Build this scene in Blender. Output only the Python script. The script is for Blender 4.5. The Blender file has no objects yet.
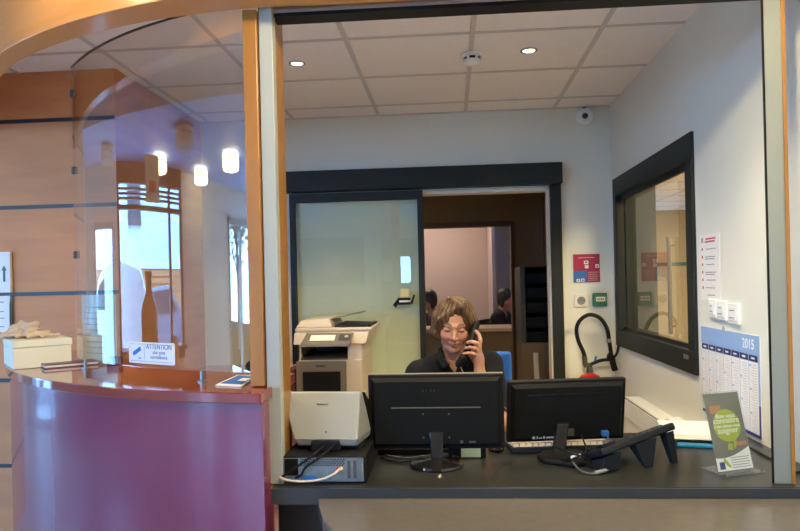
import bpy, bmesh, math, random
import numpy as np
from mathutils import Vector, Matrix, Euler
random.seed(7)
SC = bpy.context.scene
COL = SC.collection
PI = math.pi
V = Vector

# ------------------------------------------------------------------ materials
def nodes_of(name):
    m = bpy.data.materials.new(name); m.use_nodes = True
    nt = m.node_tree
    return m, nt, nt.nodes['Principled BSDF']

def mat(name, col, rough=.5, metal=0., spec=.5, coat=0., noise=0., nscale=30., bump=0., bscale=200., emit=None, estr=0., stretch=(1, 1, 1)):
    m, nt, b = nodes_of(name)
    b.inputs['Base Color'].default_value = (*col, 1)
    b.inputs['Roughness'].default_value = rough
    b.inputs['Metallic'].default_value = metal
    b.inputs['Specular IOR Level'].default_value = spec
    b.inputs['Coat Weight'].default_value = coat
    b.inputs['Coat Roughness'].default_value = .08
    if emit:
        b.inputs['Emission Color'].default_value = (*emit, 1); b.inputs['Emission Strength'].default_value = estr
    if noise or bump:
        tc = nt.nodes.new('ShaderNodeTexCoord'); mp = nt.nodes.new('ShaderNodeMapping')
        mp.inputs['Scale'].default_value = stretch
        nt.links.new(tc.outputs['Object'], mp.inputs['Vector'])
    if noise:
        n = nt.nodes.new('ShaderNodeTexNoise'); n.inputs['Scale'].default_value = nscale; n.inputs['Detail'].default_value = 5
        r = nt.nodes.new('ShaderNodeValToRGB')
        r.color_ramp.elements[0].position = .3; r.color_ramp.elements[1].position = .72
        r.color_ramp.elements[0].color = (*[max(0, c * (1 - noise)) for c in col], 1)
        r.color_ramp.elements[1].color = (*[min(1, c * (1 + noise)) for c in col], 1)
        nt.links.new(mp.outputs[0], n.inputs['Vector']); nt.links.new(n.outputs[0], r.inputs[0]); nt.links.new(r.outputs[0], b.inputs['Base Color'])
    if bump:
        n2 = nt.nodes.new('ShaderNodeTexNoise'); n2.inputs['Scale'].default_value = bscale
        bp = nt.nodes.new('ShaderNodeBump'); bp.inputs['Strength'].default_value = bump; bp.inputs['Distance'].default_value = .002
        nt.links.new(mp.outputs[0], n2.inputs['Vector']); nt.links.new(n2.outputs[0], bp.inputs['Height']); nt.links.new(bp.outputs[0], b.inputs['Normal'])
    return m

def emis(name, col, s):
    m = bpy.data.materials.new(name); m.use_nodes = True; nt = m.node_tree; nt.nodes.clear()
    e = nt.nodes.new('ShaderNodeEmission'); o = nt.nodes.new('ShaderNodeOutputMaterial')
    e.inputs[0].default_value = (*col, 1); e.inputs[1].default_value = s
    nt.links.new(e.outputs[0], o.inputs[0]); return m

def glass(name, tint, refl, ior=1.5, rough=0.0):
    """thin clear pane: fresnel-weighted mirror over a tinted see-through sheet"""
    m = bpy.data.materials.new(name); m.use_nodes = True; nt = m.node_tree; nt.nodes.clear()
    t = nt.nodes.new('ShaderNodeBsdfTransparent'); t.inputs[0].default_value = (*tint, 1)
    g = nt.nodes.new('ShaderNodeBsdfGlossy'); g.inputs['Roughness'].default_value = rough
    f = nt.nodes.new('ShaderNodeFresnel'); f.inputs[0].default_value = ior
    mu = nt.nodes.new('ShaderNodeMath'); mu.operation = 'MULTIPLY_ADD'; mu.inputs[1].default_value = 1.; mu.inputs[2].default_value = refl; mu.use_clamp = True
    x = nt.nodes.new('ShaderNodeMixShader'); o = nt.nodes.new('ShaderNodeOutputMaterial')
    geo = nt.nodes.new('ShaderNodeNewGeometry'); inv = nt.nodes.new('ShaderNodeMath'); inv.operation = 'SUBTRACT'; inv.inputs[0].default_value = 1.
    m2 = nt.nodes.new('ShaderNodeMath'); m2.operation = 'MULTIPLY'
    nt.links.new(geo.outputs['Backfacing'], inv.inputs[1]); nt.links.new(f.outputs[0], mu.inputs[0])
    nt.links.new(mu.outputs[0], m2.inputs[0]); nt.links.new(inv.outputs[0], m2.inputs[1]); nt.links.new(m2.outputs[0], x.inputs[0])   # the mirror image comes off the outer face only
    nt.links.new(t.outputs[0], x.inputs[1]); nt.links.new(g.outputs[0], x.inputs[2]); nt.links.new(x.outputs[0], o.inputs[0])
    return m

M = dict(
    wall=mat('cream wall paint', (.74, .755, .67), .6, bump=.05, bscale=300),
    lobby_wall=mat('lobby plaster', (.72, .66, .56), .6),
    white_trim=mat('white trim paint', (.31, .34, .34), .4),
    grey_trim=mat('pale grey aluminium', (.24, .27, .26), .35, metal=.2),
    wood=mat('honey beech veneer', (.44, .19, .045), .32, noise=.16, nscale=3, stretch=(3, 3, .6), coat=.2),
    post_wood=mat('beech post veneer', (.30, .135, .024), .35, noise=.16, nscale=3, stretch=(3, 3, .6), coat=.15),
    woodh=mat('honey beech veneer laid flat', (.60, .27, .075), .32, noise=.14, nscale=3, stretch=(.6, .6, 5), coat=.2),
    wood_panel=mat('pear wood wall panelling', (.62, .275, .12), .55, spec=.3, noise=.10, nscale=2.2, stretch=(1, 1, 7)),
    slot=mat('dark joint strip', (.025, .032, .045), .4),
    burgundy=mat('burgundy lacquer', (.165, .018, .066), .25, coat=.5, noise=.05, nscale=4),
    burg_top=mat('burgundy lacquer top', (.20, .026, .020), .10, coat=.6, noise=.08, nscale=5),
    laminate=mat('dark slate laminate', (.022, .0235, .023), .28, spec=.4, noise=.1, nscale=40),
    nosing=mat('slate edge band', (.030, .036, .044), .3),
    shelf=mat('taupe laminate', (.115, .105, .093), .22, noise=.06, nscale=30),
    kick=mat('dark kick board', (.02, .016, .018), .5),
    anthracite=mat('anthracite metal frame', (.012, .016, .016), .5, spec=.3, noise=.05),
    black=mat('black plastic', (.007, .007, .008), .5, spec=.2),
    black_matte=mat('black textured plastic', (.006, .0065, .007), .62, spec=.14, bump=.1, bscale=600),
    black_gloss=mat('black gloss plastic', (.009, .009, .010), .12, coat=.3),
    navy_plastic=mat('dark navy plastic', (.008, .011, .017), .5, spec=.25),
    grey_line=mat('grey trim line', (.12, .125, .10), .4),
    grey_dark=mat('dark grey plastic', (.06, .065, .065), .5),
    taupe=mat('grey brown plastic', (.19, .165, .135), .5),
    cream=mat('cream plastic', (.62, .53, .42), .45),
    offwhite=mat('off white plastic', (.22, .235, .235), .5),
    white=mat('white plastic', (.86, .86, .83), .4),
    paper=mat('white paper', (.80, .80, .78), .7),
    paper_warm=mat('warm paper', (.80, .74, .64), .75),
    paper_green=mat('pale greenish paper', (.68, .76, .70), .6),
    screen=mat('lcd panel', (.78, .74, .52), .3, emit=(.8, .75, .5), estr=.35),
    steel=mat('zinc plated steel', (.26, .30, .32), .35, metal=.8, noise=.2, nscale=40),
    chrome=mat('brushed chrome', (.6, .6, .58), .22, metal=1.),
    red=mat('red enamel', (.55, .015, .015), .25, coat=.4),
    magenta=mat('crimson print', (.40, .012, .06), .5),
    blue=mat('blue print', (.02, .14, .42), .5),
    lblue=mat('light blue print', (.28, .45, .75), .5),
    navy=mat('navy print', (.02, .035, .17), .5),
    green=mat('green plastic', (.008, .17, .075), .35),
    lime=mat('lime green print', (.35, .42, .03), .5),
    orange=mat('orange print', (.45, .20, .08), .5),
    slate=mat('grey print', (.16, .155, .13), .5),
    ink=mat('dark ink', (.03, .04, .05), .6),
    ink_grey=mat('grey ink', (.30, .30, .34), .6),
    ink_white=mat('white ink', (.85, .85, .8), .6),
    ink_red=mat('red ink', (.55, .06, .08), .6),
    teal_ink=mat('teal ink', (.07, .16, .17), .6),
    yellow=mat('yellow sticky paper', (.86, .74, .32), .7),
    bluechair=mat('blue chair fabric', (.012, .10, .42), .8, bump=.2),
    skin=None, hair=None,
    shirt=mat('dark navy cotton', (.007, .008, .013), .9, spec=.2, bump=.15, bscale=500),
    trouser=mat('charcoal cloth', (.02, .02, .023), .85),
    gold=mat('gold', (.8, .5, .18), .2, metal=1.),
    bluefolder=mat('blue folder card', (.02, .22, .42), .5),
    beige_cloth=mat('beige cloth', (.62, .47, .33), .9, bump=.2, noise=.12, nscale=20),
    cardbox=mat('ivory cardboard', (.74, .70, .52), .6),
    leaflet_blue=mat('leaflet blue', (.06, .15, .42), .9, spec=.1),
    purple_card=mat('plum notebook cover', (.14, .07, .09), .4),
    tile=mat('ceiling tile', (.90, .85, .81), .85, bump=.15, bscale=120, noise=.03, nscale=60),
    tbar=mat('ceiling grid bar', (.62, .57, .54), .5),
    lob_ceil=mat('blue lobby ceiling', (.34, .50, .90), .6),  # one even blue over the whole lobby ceiling
    floor=mat('grey vinyl floor', (.50, .44, .38), .4, noise=.1, nscale=15),
    lob_floor=mat('beige floor tile', (.52, .48, .44), .25, noise=.08, nscale=8),
    corr=mat('brown corridor paint', (.23, .165, .105), .7),
    pinkwall=mat('pinkish plaster', (.55, .46, .45), .8),
    yellow_wall=mat('ochre plaster', (.58, .47, .28), .8),
    darkpanel=mat('dark grey panel', (.028, .033, .030), .5),
    brass=mat('dull brass', (.22, .19, .13), .5, metal=.4),
    canopy=mat('dark brown ceiling canopy', (.07, .032, .02), .6),
    brownframe=mat('dark brown timber', (.085, .032, .018), .35),
    concrete=mat('pale rendered facade', (.74, .80, .88), .9),
    slat=mat('orange timber cladding', (.55, .20, .07), .6),
    asphalt=mat('pale paving', (.76, .78, .80), .9),
    carpaint=mat('grey car paint', (.10, .13, .18), .2, coat=.6),
    whitecar=mat('white car paint', (.85, .87, .9), .25, coat=.5),
    tyre=mat('tyre rubber', (.012, .012, .012), .8),
    carglass=mat('car glass', (.03, .04, .05), .06),
    foliage=mat('foliage', (.05, .10, .03), .8, noise=.4, nscale=6),
    bark=mat('bark', (.10, .07, .05), .9),
    lampon=emis('lit lamp diffuser', (1., .80, .45), 13.),
    downon=emis('lit spotlight lens', (1., .80, .55), 14.),
    panelon=emis('added unseen ceiling panel', (1., .82, .52), 5.),  # glow of the panels added in the rooms beyond
    glass_front=glass('front glass screen', (.97, .985, .99), .17, 1.5),
    glass_pane=glass('window pane', (.95, .97, .95), .07, 1.5),
    glass_door=glass('door glass', (.95, .98, .93), .07, 1.45),
    glass_clear=glass('outer window pane', (.97, .98, .98), .0, 1.3),
    acrylic=glass('clear acrylic', (.95, .97, .97), .03, 1.4),
    edge=mat('green glass edge', (.03, .10, .10), .15),
)

# ------------------------------------------------------------------ mesh builder
class MB:
    def __init__(s): s.bm = bmesh.new()
    def _f(s, vs, mi=0, smooth=False):
        try:
            f = s.bm.faces.new(vs); f.material_index = mi; f.smooth = smooth; return f
        except ValueError: return None
    def box(s, x0, x1, y0, y1, z0, z1, mi=0):
        v = [s.bm.verts.new((x, y, z)) for z in (z0, z1) for y in (y0, y1) for x in (x0, x1)]
        for q in ((0, 2, 3, 1), (4, 5, 7, 6), (0, 1, 5, 4), (2, 6, 7, 3), (0, 4, 6, 2), (1, 3, 7, 5)): s._f([v[i] for i in q], mi)
        return s
    def obox(s, c, size, rot=(0, 0, 0), mi=0):
        mt = Matrix.Translation(c) @ Euler(rot).to_matrix().to_4x4()
        a, b, d = [k / 2 for k in size]
        v = [s.bm.verts.new(mt @ V((x, y, z))) for z in (-d, d) for y in (-b, b) for x in (-a, a)]
        for q in ((0, 2, 3, 1), (4, 5, 7, 6), (0, 1, 5, 4), (2, 6, 7, 3), (0, 4, 6, 2), (1, 3, 7, 5)): s._f([v[i] for i in q], mi)
        return s
    def hexa(s, bottom, top, mi=0):
        """8 corner solid: bottom quad and top quad, both counter-clockwise seen from above"""
        b = [s.bm.verts.new(p) for p in bottom]; t = [s.bm.verts.new(p) for p in top]; n = len(b)
        s._f(b[::-1], mi); s._f(t, mi)
        for i in range(n): s._f([b[i], b[(i + 1) % n], t[(i + 1) % n], t[i]], mi)
        return s
    def prism(s, poly, z0, z1, mi=0, mt=None):
        """polygon (ccw) in xy swept from z0 to z1"""
        mt = mt or Matrix()
        b = [s.bm.verts.new(mt @ V((x, y, z0))) for x, y in poly]; t = [s.bm.verts.new(mt @ V((x, y, z1))) for x, y in poly]; n = len(b)
        s._f(b[::-1], mi); s._f(t, mi)
        for i in range(n): s._f([b[i], b[(i + 1) % n], t[(i + 1) % n], t[i]], mi)
        return s
    def band(s, A, B, z0, z1, mi=0, smooth=True):
        """wall strip between two plan polylines"""
        n = len(A)
        g = [[s.bm.verts.new((p[0], p[1], z)) for p in L] for L in (A, B) for z in (z0, z1)]
        a0, a1, b0, b1 = g
        for i in range(n - 1):
            for q, sm in (((a0[i], a0[i + 1], a1[i + 1], a1[i]), smooth), ((b0[i + 1], b0[i], b1[i], b1[i + 1]), smooth),
                      ((a1[i], a1[i + 1], b1[i + 1], b1[i]), False), ((a0[i + 1], a0[i], b0[i], b0[i + 1]), False)): s._f(q, mi, sm)
        s._f((a0[0], a1[0], b1[0], b0[0]), mi); s._f((a0[-1], b0[-1], b1[-1], a1[-1]), mi)
        return s
    def ring(s, c, ax, r, n, u=None):
        ax = V(ax).normalized(); u = u or ax.orthogonal().normalized(); w = ax.cross(u)
        return [s.bm.verts.new(V(c) + r * (math.cos(2 * PI * i / n) * u + math.sin(2 * PI * i / n) * w)) for i in range(n)]
    def loft(s, rings, mi=0, cap=True, smooth=True):
        n = len(rings[0])
        for a, b in zip(rings, rings[1:]):
            for i in range(n): s._f([a[i], a[(i + 1) % n], b[(i + 1) % n], b[i]], mi, smooth)
        if cap: s._f(rings[0][::-1], mi); s._f(rings[-1], mi)
        return s
    def cyl(s, p0, p1, r0, r1=None, n=20, mi=0, smooth=True):
        p0, p1 = V(p0), V(p1); d = p1 - p0; u = d.orthogonal().normalized()
        return s.loft([s.ring(p0, d, r0, n, u), s.ring(p1, d, r0 if r1 is None else r1, n, u)], mi, True, smooth)
    def lathe(s, prof, c=(0, 0, 0), n=28, mi=0, ax=(0, 0, 1)):
        ax = V(ax).normalized(); u = ax.orthogonal().normalized()
        return s.loft([s.ring(V(c) + ax * z, ax, max(r, 1e-4), n, u) for r, z in prof], mi)
    def tube(s, pts, r, n=10, mi=0, sub=6):
        P = [V(p) for p in pts]
        if sub and len(P) > 2:
            Q = []
            for i in range(len(P) - 1):
                a, b, c, d = P[max(i - 1, 0)], P[i], P[i + 1], P[min(i + 2, len(P) - 1)]
                for k in range(sub):
                    t = k / sub
                    Q.append(.5 * ((2 * b) + (c - a) * t + (2 * a - 5 * b + 4 * c - d) * t * t + (3 * b - a - 3 * c + d) * t ** 3))
            P = Q + [P[-1]]
        rings = []; u = (P[1] - P[0]).orthogonal().normalized()
        for i, p in enumerate(P):
            d = (P[min(i + 1, len(P) - 1)] - P[max(i - 1, 0)]).normalized()
            u = (u - d * u.dot(d)).normalized()
            rings.append(s.ring(p, d, r, n, u))
        return s.loft(rings, mi)
    def sphere(s, c, r, n=20, mi=0, sc=(1, 1, 1)):
        k = n // 2
        rings = []
        for j in range(1, k):
            a = PI * j / k
            rings.append([s.bm.verts.new(V(c) + V((r * sc[0] * math.sin(a) * math.cos(2 * PI * i / n), r * sc[1] * math.sin(a) * math.sin(2 * PI * i / n), -r * sc[2] * math.cos(a)))) for i in range(n)])
        return s.loft(rings, mi)
    def torus(s, c, ax, R, r, n=24, m=8, mi=0):
        ax = V(ax).normalized(); u = ax.orthogonal().normalized(); w = ax.cross(u); rs = []
        for i in range(n):
            a = 2 * PI * i / n; d = math.cos(a) * u + math.sin(a) * w
            rs.append([s.bm.verts.new(V(c) + d * (R + r * math.cos(2 * PI * j / m)) + ax * r * math.sin(2 * PI * j / m)) for j in range(m)])
        rs.append(rs[0])
        return s.loft(rs, mi, False)
    def quad(s, a, b, c, d, mi=0):
        s._f([s.bm.verts.new(p) for p in (a, b, c, d)], mi); return s

def link(name, me, mats, parent=None, off=None):
    for m in (mats if isinstance(mats, (list, tuple)) else [mats]): me.materials.append(m)
    o = bpy.data.objects.new(name, me); COL.objects.link(o)
    if off is not None: me.transform(Matrix.Translation(-V(off)))
    if parent is not None: o.parent = parent
    return o

def root_off(p):
    while p.parent is not None: p = p.parent
    return p.location.copy() if not p.get('_local') else None

def build(mb, name, mats, parent=None, bev=0, seg=2, label=None):
    bmesh.ops.recalc_face_normals(mb.bm, faces=mb.bm.faces)
    for e in mb.bm.edges:
        if len(e.link_faces) == 2 and e.calc_face_angle(0) > .7: e.smooth = False
    me = bpy.data.meshes.new(name); mb.bm.to_mesh(me); mb.bm.free()
    o = link(name, me, mats, parent, root_off(parent) if parent is not None else None)
    if bev:
        b = o.modifiers.new('bevel', 'BEVEL'); b.width = bev; b.segments = seg; b.limit_method = 'ANGLE'; b.angle_limit = math.radians(50)
    if label: o['label'] = label
    return o

LOCAL = []
def thing(name, label, cat, loc=(0, 0, 0), rot=None, group=None, local=False):
    o = bpy.data.objects.new(name, None); COL.objects.link(o); o.location = loc; o.empty_display_size = .05
    if rot: o.rotation_euler = rot
    if local: o['_local'] = 1; LOCAL.append(o)
    return tag(o, label, cat, group)
def tag(o, label, cat, group=None):
    o['label'] = label; o['category'] = cat
    if group: o['group'] = group
    return o
def struct(mb, name, mats, parent=None, bev=0, label=None):
    o = build(mb, name, mats, parent, bev)
    o['kind'] = 'structure'
    if label: o['label'] = label
    return o

def text(body, name, org, xd, yd, size, m, parent=None, align='LEFT', ext=.0004, bold=0):
    cu = bpy.data.curves.new(name, 'FONT'); cu.body = body; cu.size = size; cu.extrude = ext; cu.align_x = align; cu.resolution_u = 3
    cu.offset = bold; cu.space_line = .85
    t = bpy.data.objects.new('tmp', cu); COL.objects.link(t)
    dg = bpy.context.evaluated_depsgraph_get(); dg.update()
    me = bpy.data.meshes.new_from_object(t.evaluated_get(dg))
    bpy.data.objects.remove(t); bpy.data.curves.remove(cu)
    x = V(xd).normalized(); y = V(yd); y = (y - x * y.dot(x)).normalized(); z = x.cross(y)
    mt = Matrix((x, y, z)).transposed().to_4x4(); mt.translation = V(org)
    me.transform(mt); me.name = name; me.materials.clear()
    return link(name, me, m, parent, root_off(parent) if parent is not None else None)

# ------------------------------------------------------------------ signed distance bodies
class SDF:
    """smooth union of capsules and ellipsoids on a grid, polygonised as one continuous surface"""
    def __init__(s, lo, hi, h):
        s.lo = np.array(lo, float); s.h = h
        s.n = np.ceil((np.array(hi, float) - s.lo) / h).astype(int) + 1
        s.F = np.full(tuple(s.n), .2, np.float32)
    def _win(s, lo, hi):
        a = np.clip(np.floor((np.array(lo) - s.lo) / s.h).astype(int), 0, s.n - 1); b = np.clip(np.ceil((np.array(hi) - s.lo) / s.h).astype(int) + 1, 1, s.n)
        if np.any(b <= a): return None
        ax = [s.lo[i] + s.h * np.arange(a[i], b[i]) for i in range(3)]
        return tuple(slice(a[i], b[i]) for i in range(3)), np.stack(np.meshgrid(*ax, indexing='ij'), -1)
    def _mix(s, w, d, k, op):
        F = s.F[w]
        if op == 'add':
            hh = np.clip(.5 + .5 * (F - d) / k, 0, 1); s.F[w] = F * (1 - hh) + d * hh - k * hh * (1 - hh)
        elif op == 'sub':
            hh = np.clip(.5 - .5 * (F + d) / k, 0, 1); s.F[w] = F * (1 - hh) - d * hh + k * hh * (1 - hh)
    def cap(s, a, b, r0, r1=None, k=.01, op='add'):
        a = np.array(a, float); b = np.array(b, float); r1 = r0 if r1 is None else r1
        pad = max(r0, r1) + k * 2 + s.h * 3
        q = s._win(np.minimum(a, b) - pad, np.maximum(a, b) + pad)
        if q is None: return s
        w, P = q; d = b - a; t = np.clip(((P - a) @ d) / max(d @ d, 1e-9), 0, 1)
        s._mix(w, np.linalg.norm(P - a - t[..., None] * d, axis=-1) - (r0 + (r1 - r0) * t), k, op); return s
    def ell(s, c, r, rot=None, k=.01, op='add', grow=0):
        c = np.array(c, float); r = np.array(r, float) + grow
        pad = r.max() + k * 2 + s.h * 3
        q = s._win(c - pad, c + pad)
        if q is None: return s
        w, P = q; Q = P - c
        if rot is not None: Q = Q @ rot
        k0 = np.linalg.norm(Q / r, axis=-1); k1 = np.linalg.norm(Q / (r * r), axis=-1)
        s._mix(w, k0 * (k0 - 1) / np.maximum(k1, 1e-6), k, op); return s
    def cut(s, fn):
        """intersect with fn(P) < 0"""
        w, P = s._win(s.lo, s.lo + s.h * s.n); s.F = np.maximum(s.F, fn(P).astype(np.float32)); return s
    def wobble(s, fn):
        w, P = s._win(s.lo, s.lo + s.h * s.n); s.F = s.F + fn(P).astype(np.float32); return s
    def mesh(s, name):
        F = s.F; I = F < 0; n = F.shape
        c = [I[dx:n[0] - 1 + dx, dy:n[1] - 1 + dy, dz:n[2] - 1 + dz] for dx in (0, 1) for dy in (0, 1) for dz in (0, 1)]
        act = np.zeros_like(c[0]); al = np.ones_like(c[0])
        for k in c: act |= k; al &= k
        act &= ~al
        ijk = np.argwhere(act); idx = np.full(act.shape, -1, np.int64); idx[act] = np.arange(len(ijk))
        cs = [(dx, dy, dz) for dx in (0, 1) for dy in (0, 1) for dz in (0, 1)]
        val = {q: F[ijk[:, 0] + q[0], ijk[:, 1] + q[1], ijk[:, 2] + q[2]] for q in cs}
        acc = np.zeros((len(ijk), 3)); cnt = np.zeros(len(ijk))
        for q in cs:
            for ax in range(3):
                if q[ax] == 0:
                    p = list(q); p[ax] = 1; p = tuple(p); a, b = val[q], val[p]; m = (a < 0) != (b < 0)
                    t = np.where(m, a / np.where(m, a - b, 1), 0); pos = np.tile(np.array(q, float), (len(ijk), 1)); pos[:, ax] += t
                    acc[m] += pos[m]; cnt[m] += 1
        co = s.lo + s.h * (ijk + acc / cnt[:, None])
        quads = []
        for ax in range(3):
            sl0 = [slice(None)] * 3; sl1 = [slice(None)] * 3; sl0[ax] = slice(0, -1); sl1[ax] = slice(1, None)
            e = np.argwhere(I[tuple(sl0)] != I[tuple(sl1)]); u, v = (ax + 1) % 3, (ax + 2) % 3
            ok = (e[:, u] > 0) & (e[:, v] > 0) & (e[:, u] < n[u] - 1) & (e[:, v] < n[v] - 1); e = e[ok]
            ins = I[e[:, 0], e[:, 1], e[:, 2]]
            def cell(du, dv):
                q = e.copy(); q[:, u] -= du; q[:, v] -= dv; return idx[q[:, 0], q[:, 1], q[:, 2]]
            Q = np.stack([cell(1, 1), cell(0, 1), cell(0, 0), cell(1, 0)], 1); Q[~ins] = Q[~ins][:, ::-1]; quads.append(Q)
        Q = np.concatenate(quads)
        me = bpy.data.meshes.new(name); me.from_pydata(co.tolist(), [], Q.tolist()); me.update()
        me.polygons.foreach_set('use_smooth', np.ones(len(Q), bool))
        return me
def npm(e): return np.array(Euler(e).to_matrix())

# ------------------------------------------------------------------ camera
cam = bpy.data.objects.new('camera', bpy.data.cameras.new('camera')); COL.objects.link(cam); SC.camera = cam
yaw, pitch, roll = .0739, .0008, -.02317
f = V((-math.sin(yaw) * math.cos(pitch), math.cos(yaw) * math.cos(pitch), math.sin(pitch)))
r = V((math.cos(yaw), math.sin(yaw), 0)); u = r.cross(f)
r2 = r * math.cos(roll) + u * math.sin(roll); u2 = -r * math.sin(roll) + u * math.cos(roll)
mt = Matrix((r2, u2, -f)).transposed().to_4x4(); mt.translation = (0, 0, 1.36); cam.matrix_world = mt
cam.data.sensor_width = 36; cam.data.lens = 36 * 680 / 800; cam.data.shift_y = 16 / 800; cam.data.clip_start = .02
SC.view_settings.view_transform = 'Standard'; SC.view_settings.look = 'None'; SC.view_settings.gamma = 1; SC.view_settings.exposure = 0.62

SKY = 16
# ------------------------------------------------------------------ plan curves of the reception corner
def arc(R0, R1, a0, a1, n=28):
    """points round (-0.21, 3.79); angle in degrees from -Y towards -X"""
    out = []
    for i in range(n + 1):
        a = a0 + (a1 - a0) * i / n; R = R0 + (R1 - R0) * (a - a0) / (a1 - a0); t = math.radians(a)
        out.append((-.21 - R * math.sin(t), 3.79 - R * math.cos(t)))
    return out

# ------------------------------------------------------------------ shell
ZC, ZL = 2.52, 2.66
fl = struct(MB().box(-6.3, 4.8, 2.05, 10.2, -.06, 0), 'floor', M['floor'])
struct(MB().box(-6.3, 4.8, -4.2, 2.05, -.06, 0), 'floor_lobby', M['lob_floor'])

# office ceiling: slab plus grid bars let in flush
mid = arc(1.92, 2.0, 8, 45)
poly = [(1.16, 1.97), (-.42, 1.97)] + mid + [(-2.7, 3.40), (-2.7, 3.47), (-1.735, 3.47), (-1.735, 4.72), (1.16, 4.72)]
mb = MB().prism(poly[::-1], ZC, ZC + .04)
def inside_y(x):   # front limit of the office ceiling at a given x
    if x > -.45: return 1.98
    best = 1.98
    for p, q in zip(mid, mid[1:]):
        if q[0] <= x <= p[0]: best = p[1] + (q[1] - p[1]) * (p[0] - x) / (p[0] - q[0])
    if x < mid[-1][0]: best = mid[-1][1] + (mid[-1][0] - x) * .98
    return best + .03
for k in range(-5, 2):
    x = .130 + .6 * k; y0 = inside_y(x); y1 = 4.70 if x > -1.73 else 3.46
    if y1 > y0: mb.box(x - .012, x + .012, y0, y1, ZC - .004, ZC + .002, 1)
for j in range(0, 5):
    y = 2.585 + .615 * j
    x0 = -1.73
    if y < 3.46:
        x0 = -2.6
        while inside_y(x0) > y and x0 < 0: x0 += .02
    mb.box(x0, 1.10, y - .012, y + .012, ZC - .0042, ZC + .002, 1)
mb.box(-1.735, 1.10, 4.68, 4.70, ZC - .005, ZC + .002, 1)
struct(mb, 'ceiling', [M['tile'], M['tbar']])
struct(MB().box(-6.2, 1.2, -4.1, 4.8, ZL, ZL + .05).band(arc(4.05, 4.05, -18, 150, 50), arc(2.06, 2.06, -38, 150, 50), ZL - .008, ZL - .001, 1), 'ceiling_lobby', [M['lob_ceil'], M['canopy']])

# right wall with the hatch window opening
WY0, WY1, WZ0, WZ1 = 3.15, 4.60, .93, 1.99
mb = MB()
for a in ((-4.1, WY0, 0, 2.75), (WY1, 4.85, 0, 2.75), (WY0, WY1, 0, WZ0), (WY0, WY1, WZ1, 2.75)): mb.box(1.1, 1.22, *a)
struct(mb, 'wall_right', M['wall'])
# back wall of the office with the doorway
mb = MB()
mb.box(-1.8, -.20, 4.7, 4.82, 0, 2.75).box(.69, 1.1, 4.7, 4.82, 0, 2.75).box(-.20, .69, 4.7, 4.82, 1.99, 2.75)
struct(mb, 'wall_back', M['wall'])
# timber clad block on the left, dark joint strips let into its face
mb = MB().box(-3.3, -1.74, 3.46, 4.82, 0, 2.64)
for z in (2.261, 1.804, 1.342, .885, .43): mb.box(-3.3, -1.742, 3.455, 3.462, z - .010, z + .010, 1)
struct(mb, 'wall_left', [M['wood_panel'], M['slot']])
# base wall under the counters
struct(MB().box(-.56, 1.1, 2.12, 2.2, 0, .698), 'wall_front', M['kick'])
# post, jambs, mullion
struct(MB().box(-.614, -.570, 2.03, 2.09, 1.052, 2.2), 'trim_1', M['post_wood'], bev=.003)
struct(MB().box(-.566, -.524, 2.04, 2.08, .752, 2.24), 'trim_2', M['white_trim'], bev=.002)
struct(MB().box(-.570, -.566, 2.05, 2.08, .752, 2.22), 'trim_3', M['brownframe'])
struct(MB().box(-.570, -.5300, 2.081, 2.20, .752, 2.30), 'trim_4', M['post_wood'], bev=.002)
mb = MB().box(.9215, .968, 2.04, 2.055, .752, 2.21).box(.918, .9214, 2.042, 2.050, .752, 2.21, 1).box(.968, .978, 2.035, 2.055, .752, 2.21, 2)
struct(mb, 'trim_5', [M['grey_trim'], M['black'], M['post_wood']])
# roller track above the opening
mb = MB().box(-.536, 1.02, 2.06, 2.13, 2.197, 2.236)
for z in (2.204, 2.214, 2.224): mb.box(-.536, 1.02, 2.055, 2.061, z, z + .004)
mb.box(-.536, 1.02, 2.062, 2.13, 2.186, 2.198, 1)
struct(mb, 'trim_6', [mat('brown grey anodised track', (.36, .29, .26), .4, metal=.3), M['black']])
# timber bulkhead, straight over the window and curving away over the reception counter
o_ = [(1.1, 1.865), (.4, 1.865), (-.42, 1.87)] + arc(1.925, 2.03, 8, 45) + [(-2.0, 2.69), (-2.75, 3.40)]
i_ = [(1.1, 2.035), (.4, 2.035), (-.42, 2.030)] + [(p[0], p[1]) for p in arc(1.785, 1.955, 8, 45)] + [(-1.96, 2.75), (-2.70, 3.46)]
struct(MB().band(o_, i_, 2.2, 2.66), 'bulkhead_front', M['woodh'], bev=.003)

# other walls of the office side
struct(MB().box(-1.3, -1.2, 4.82, 7.0, 0, 2.5).box(.95, 1.05, 4.82, 7.0, 0, 2.5).box(-1.3, 1.05, 4.82, 7.1, 2.42, 2.5)
       .box(-1.2, -.262, 7.0, 7.1, 0, 2.42).box(.62, .95, 7.0, 7.1, 0, 2.42).box(-.262, .62, 7.0, 7.1, 1.905, 2.42), 'wall_corridor', M['corr'])
struct(MB().box(-.30, .66, 6.97, 7.0, 1.905, 1.955).box(-.30, -.262, 6.97, 7.0, 0, 1.905).box(.62, .65, 6.97, 7.0, 0, 1.905), 'trim_7', M['brownframe'])
struct(MB().box(-1.4, 1.35, 9.5, 9.6, 0, 2.6).box(-1.5, -1.4, 7.1, 9.6, 0, 2.6).box(1.25, 1.35, 7.1, 9.6, 0, 2.6).box(-1.5, 1.35, 7.1, 9.6, 2.5, 2.6), 'wall_far_room', M['pinkwall'])
struct(MB().box(.52, .56, 8.5, 9.5, 0, 2.5), 'wall_far_nib', M['pinkwall'])
mb = MB().box(4.4, 4.5, 2.0, 10, 0, 2.4).box(1.36, 4.5, 10, 10.1, 0, 2.4).box(1.22, 4.5, 1.95, 2.05, 0, 2.4)
mb.box(1.36, 4.5, 9.985, 10.001, 1.50, 1.55, 1).box(1.36, 4.5, 9.985, 10.001, .2, .95, 0)
struct(mb, 'wall_side_room', [M['yellow_wall'], M['teal_ink'], M['wood_panel']])
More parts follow.
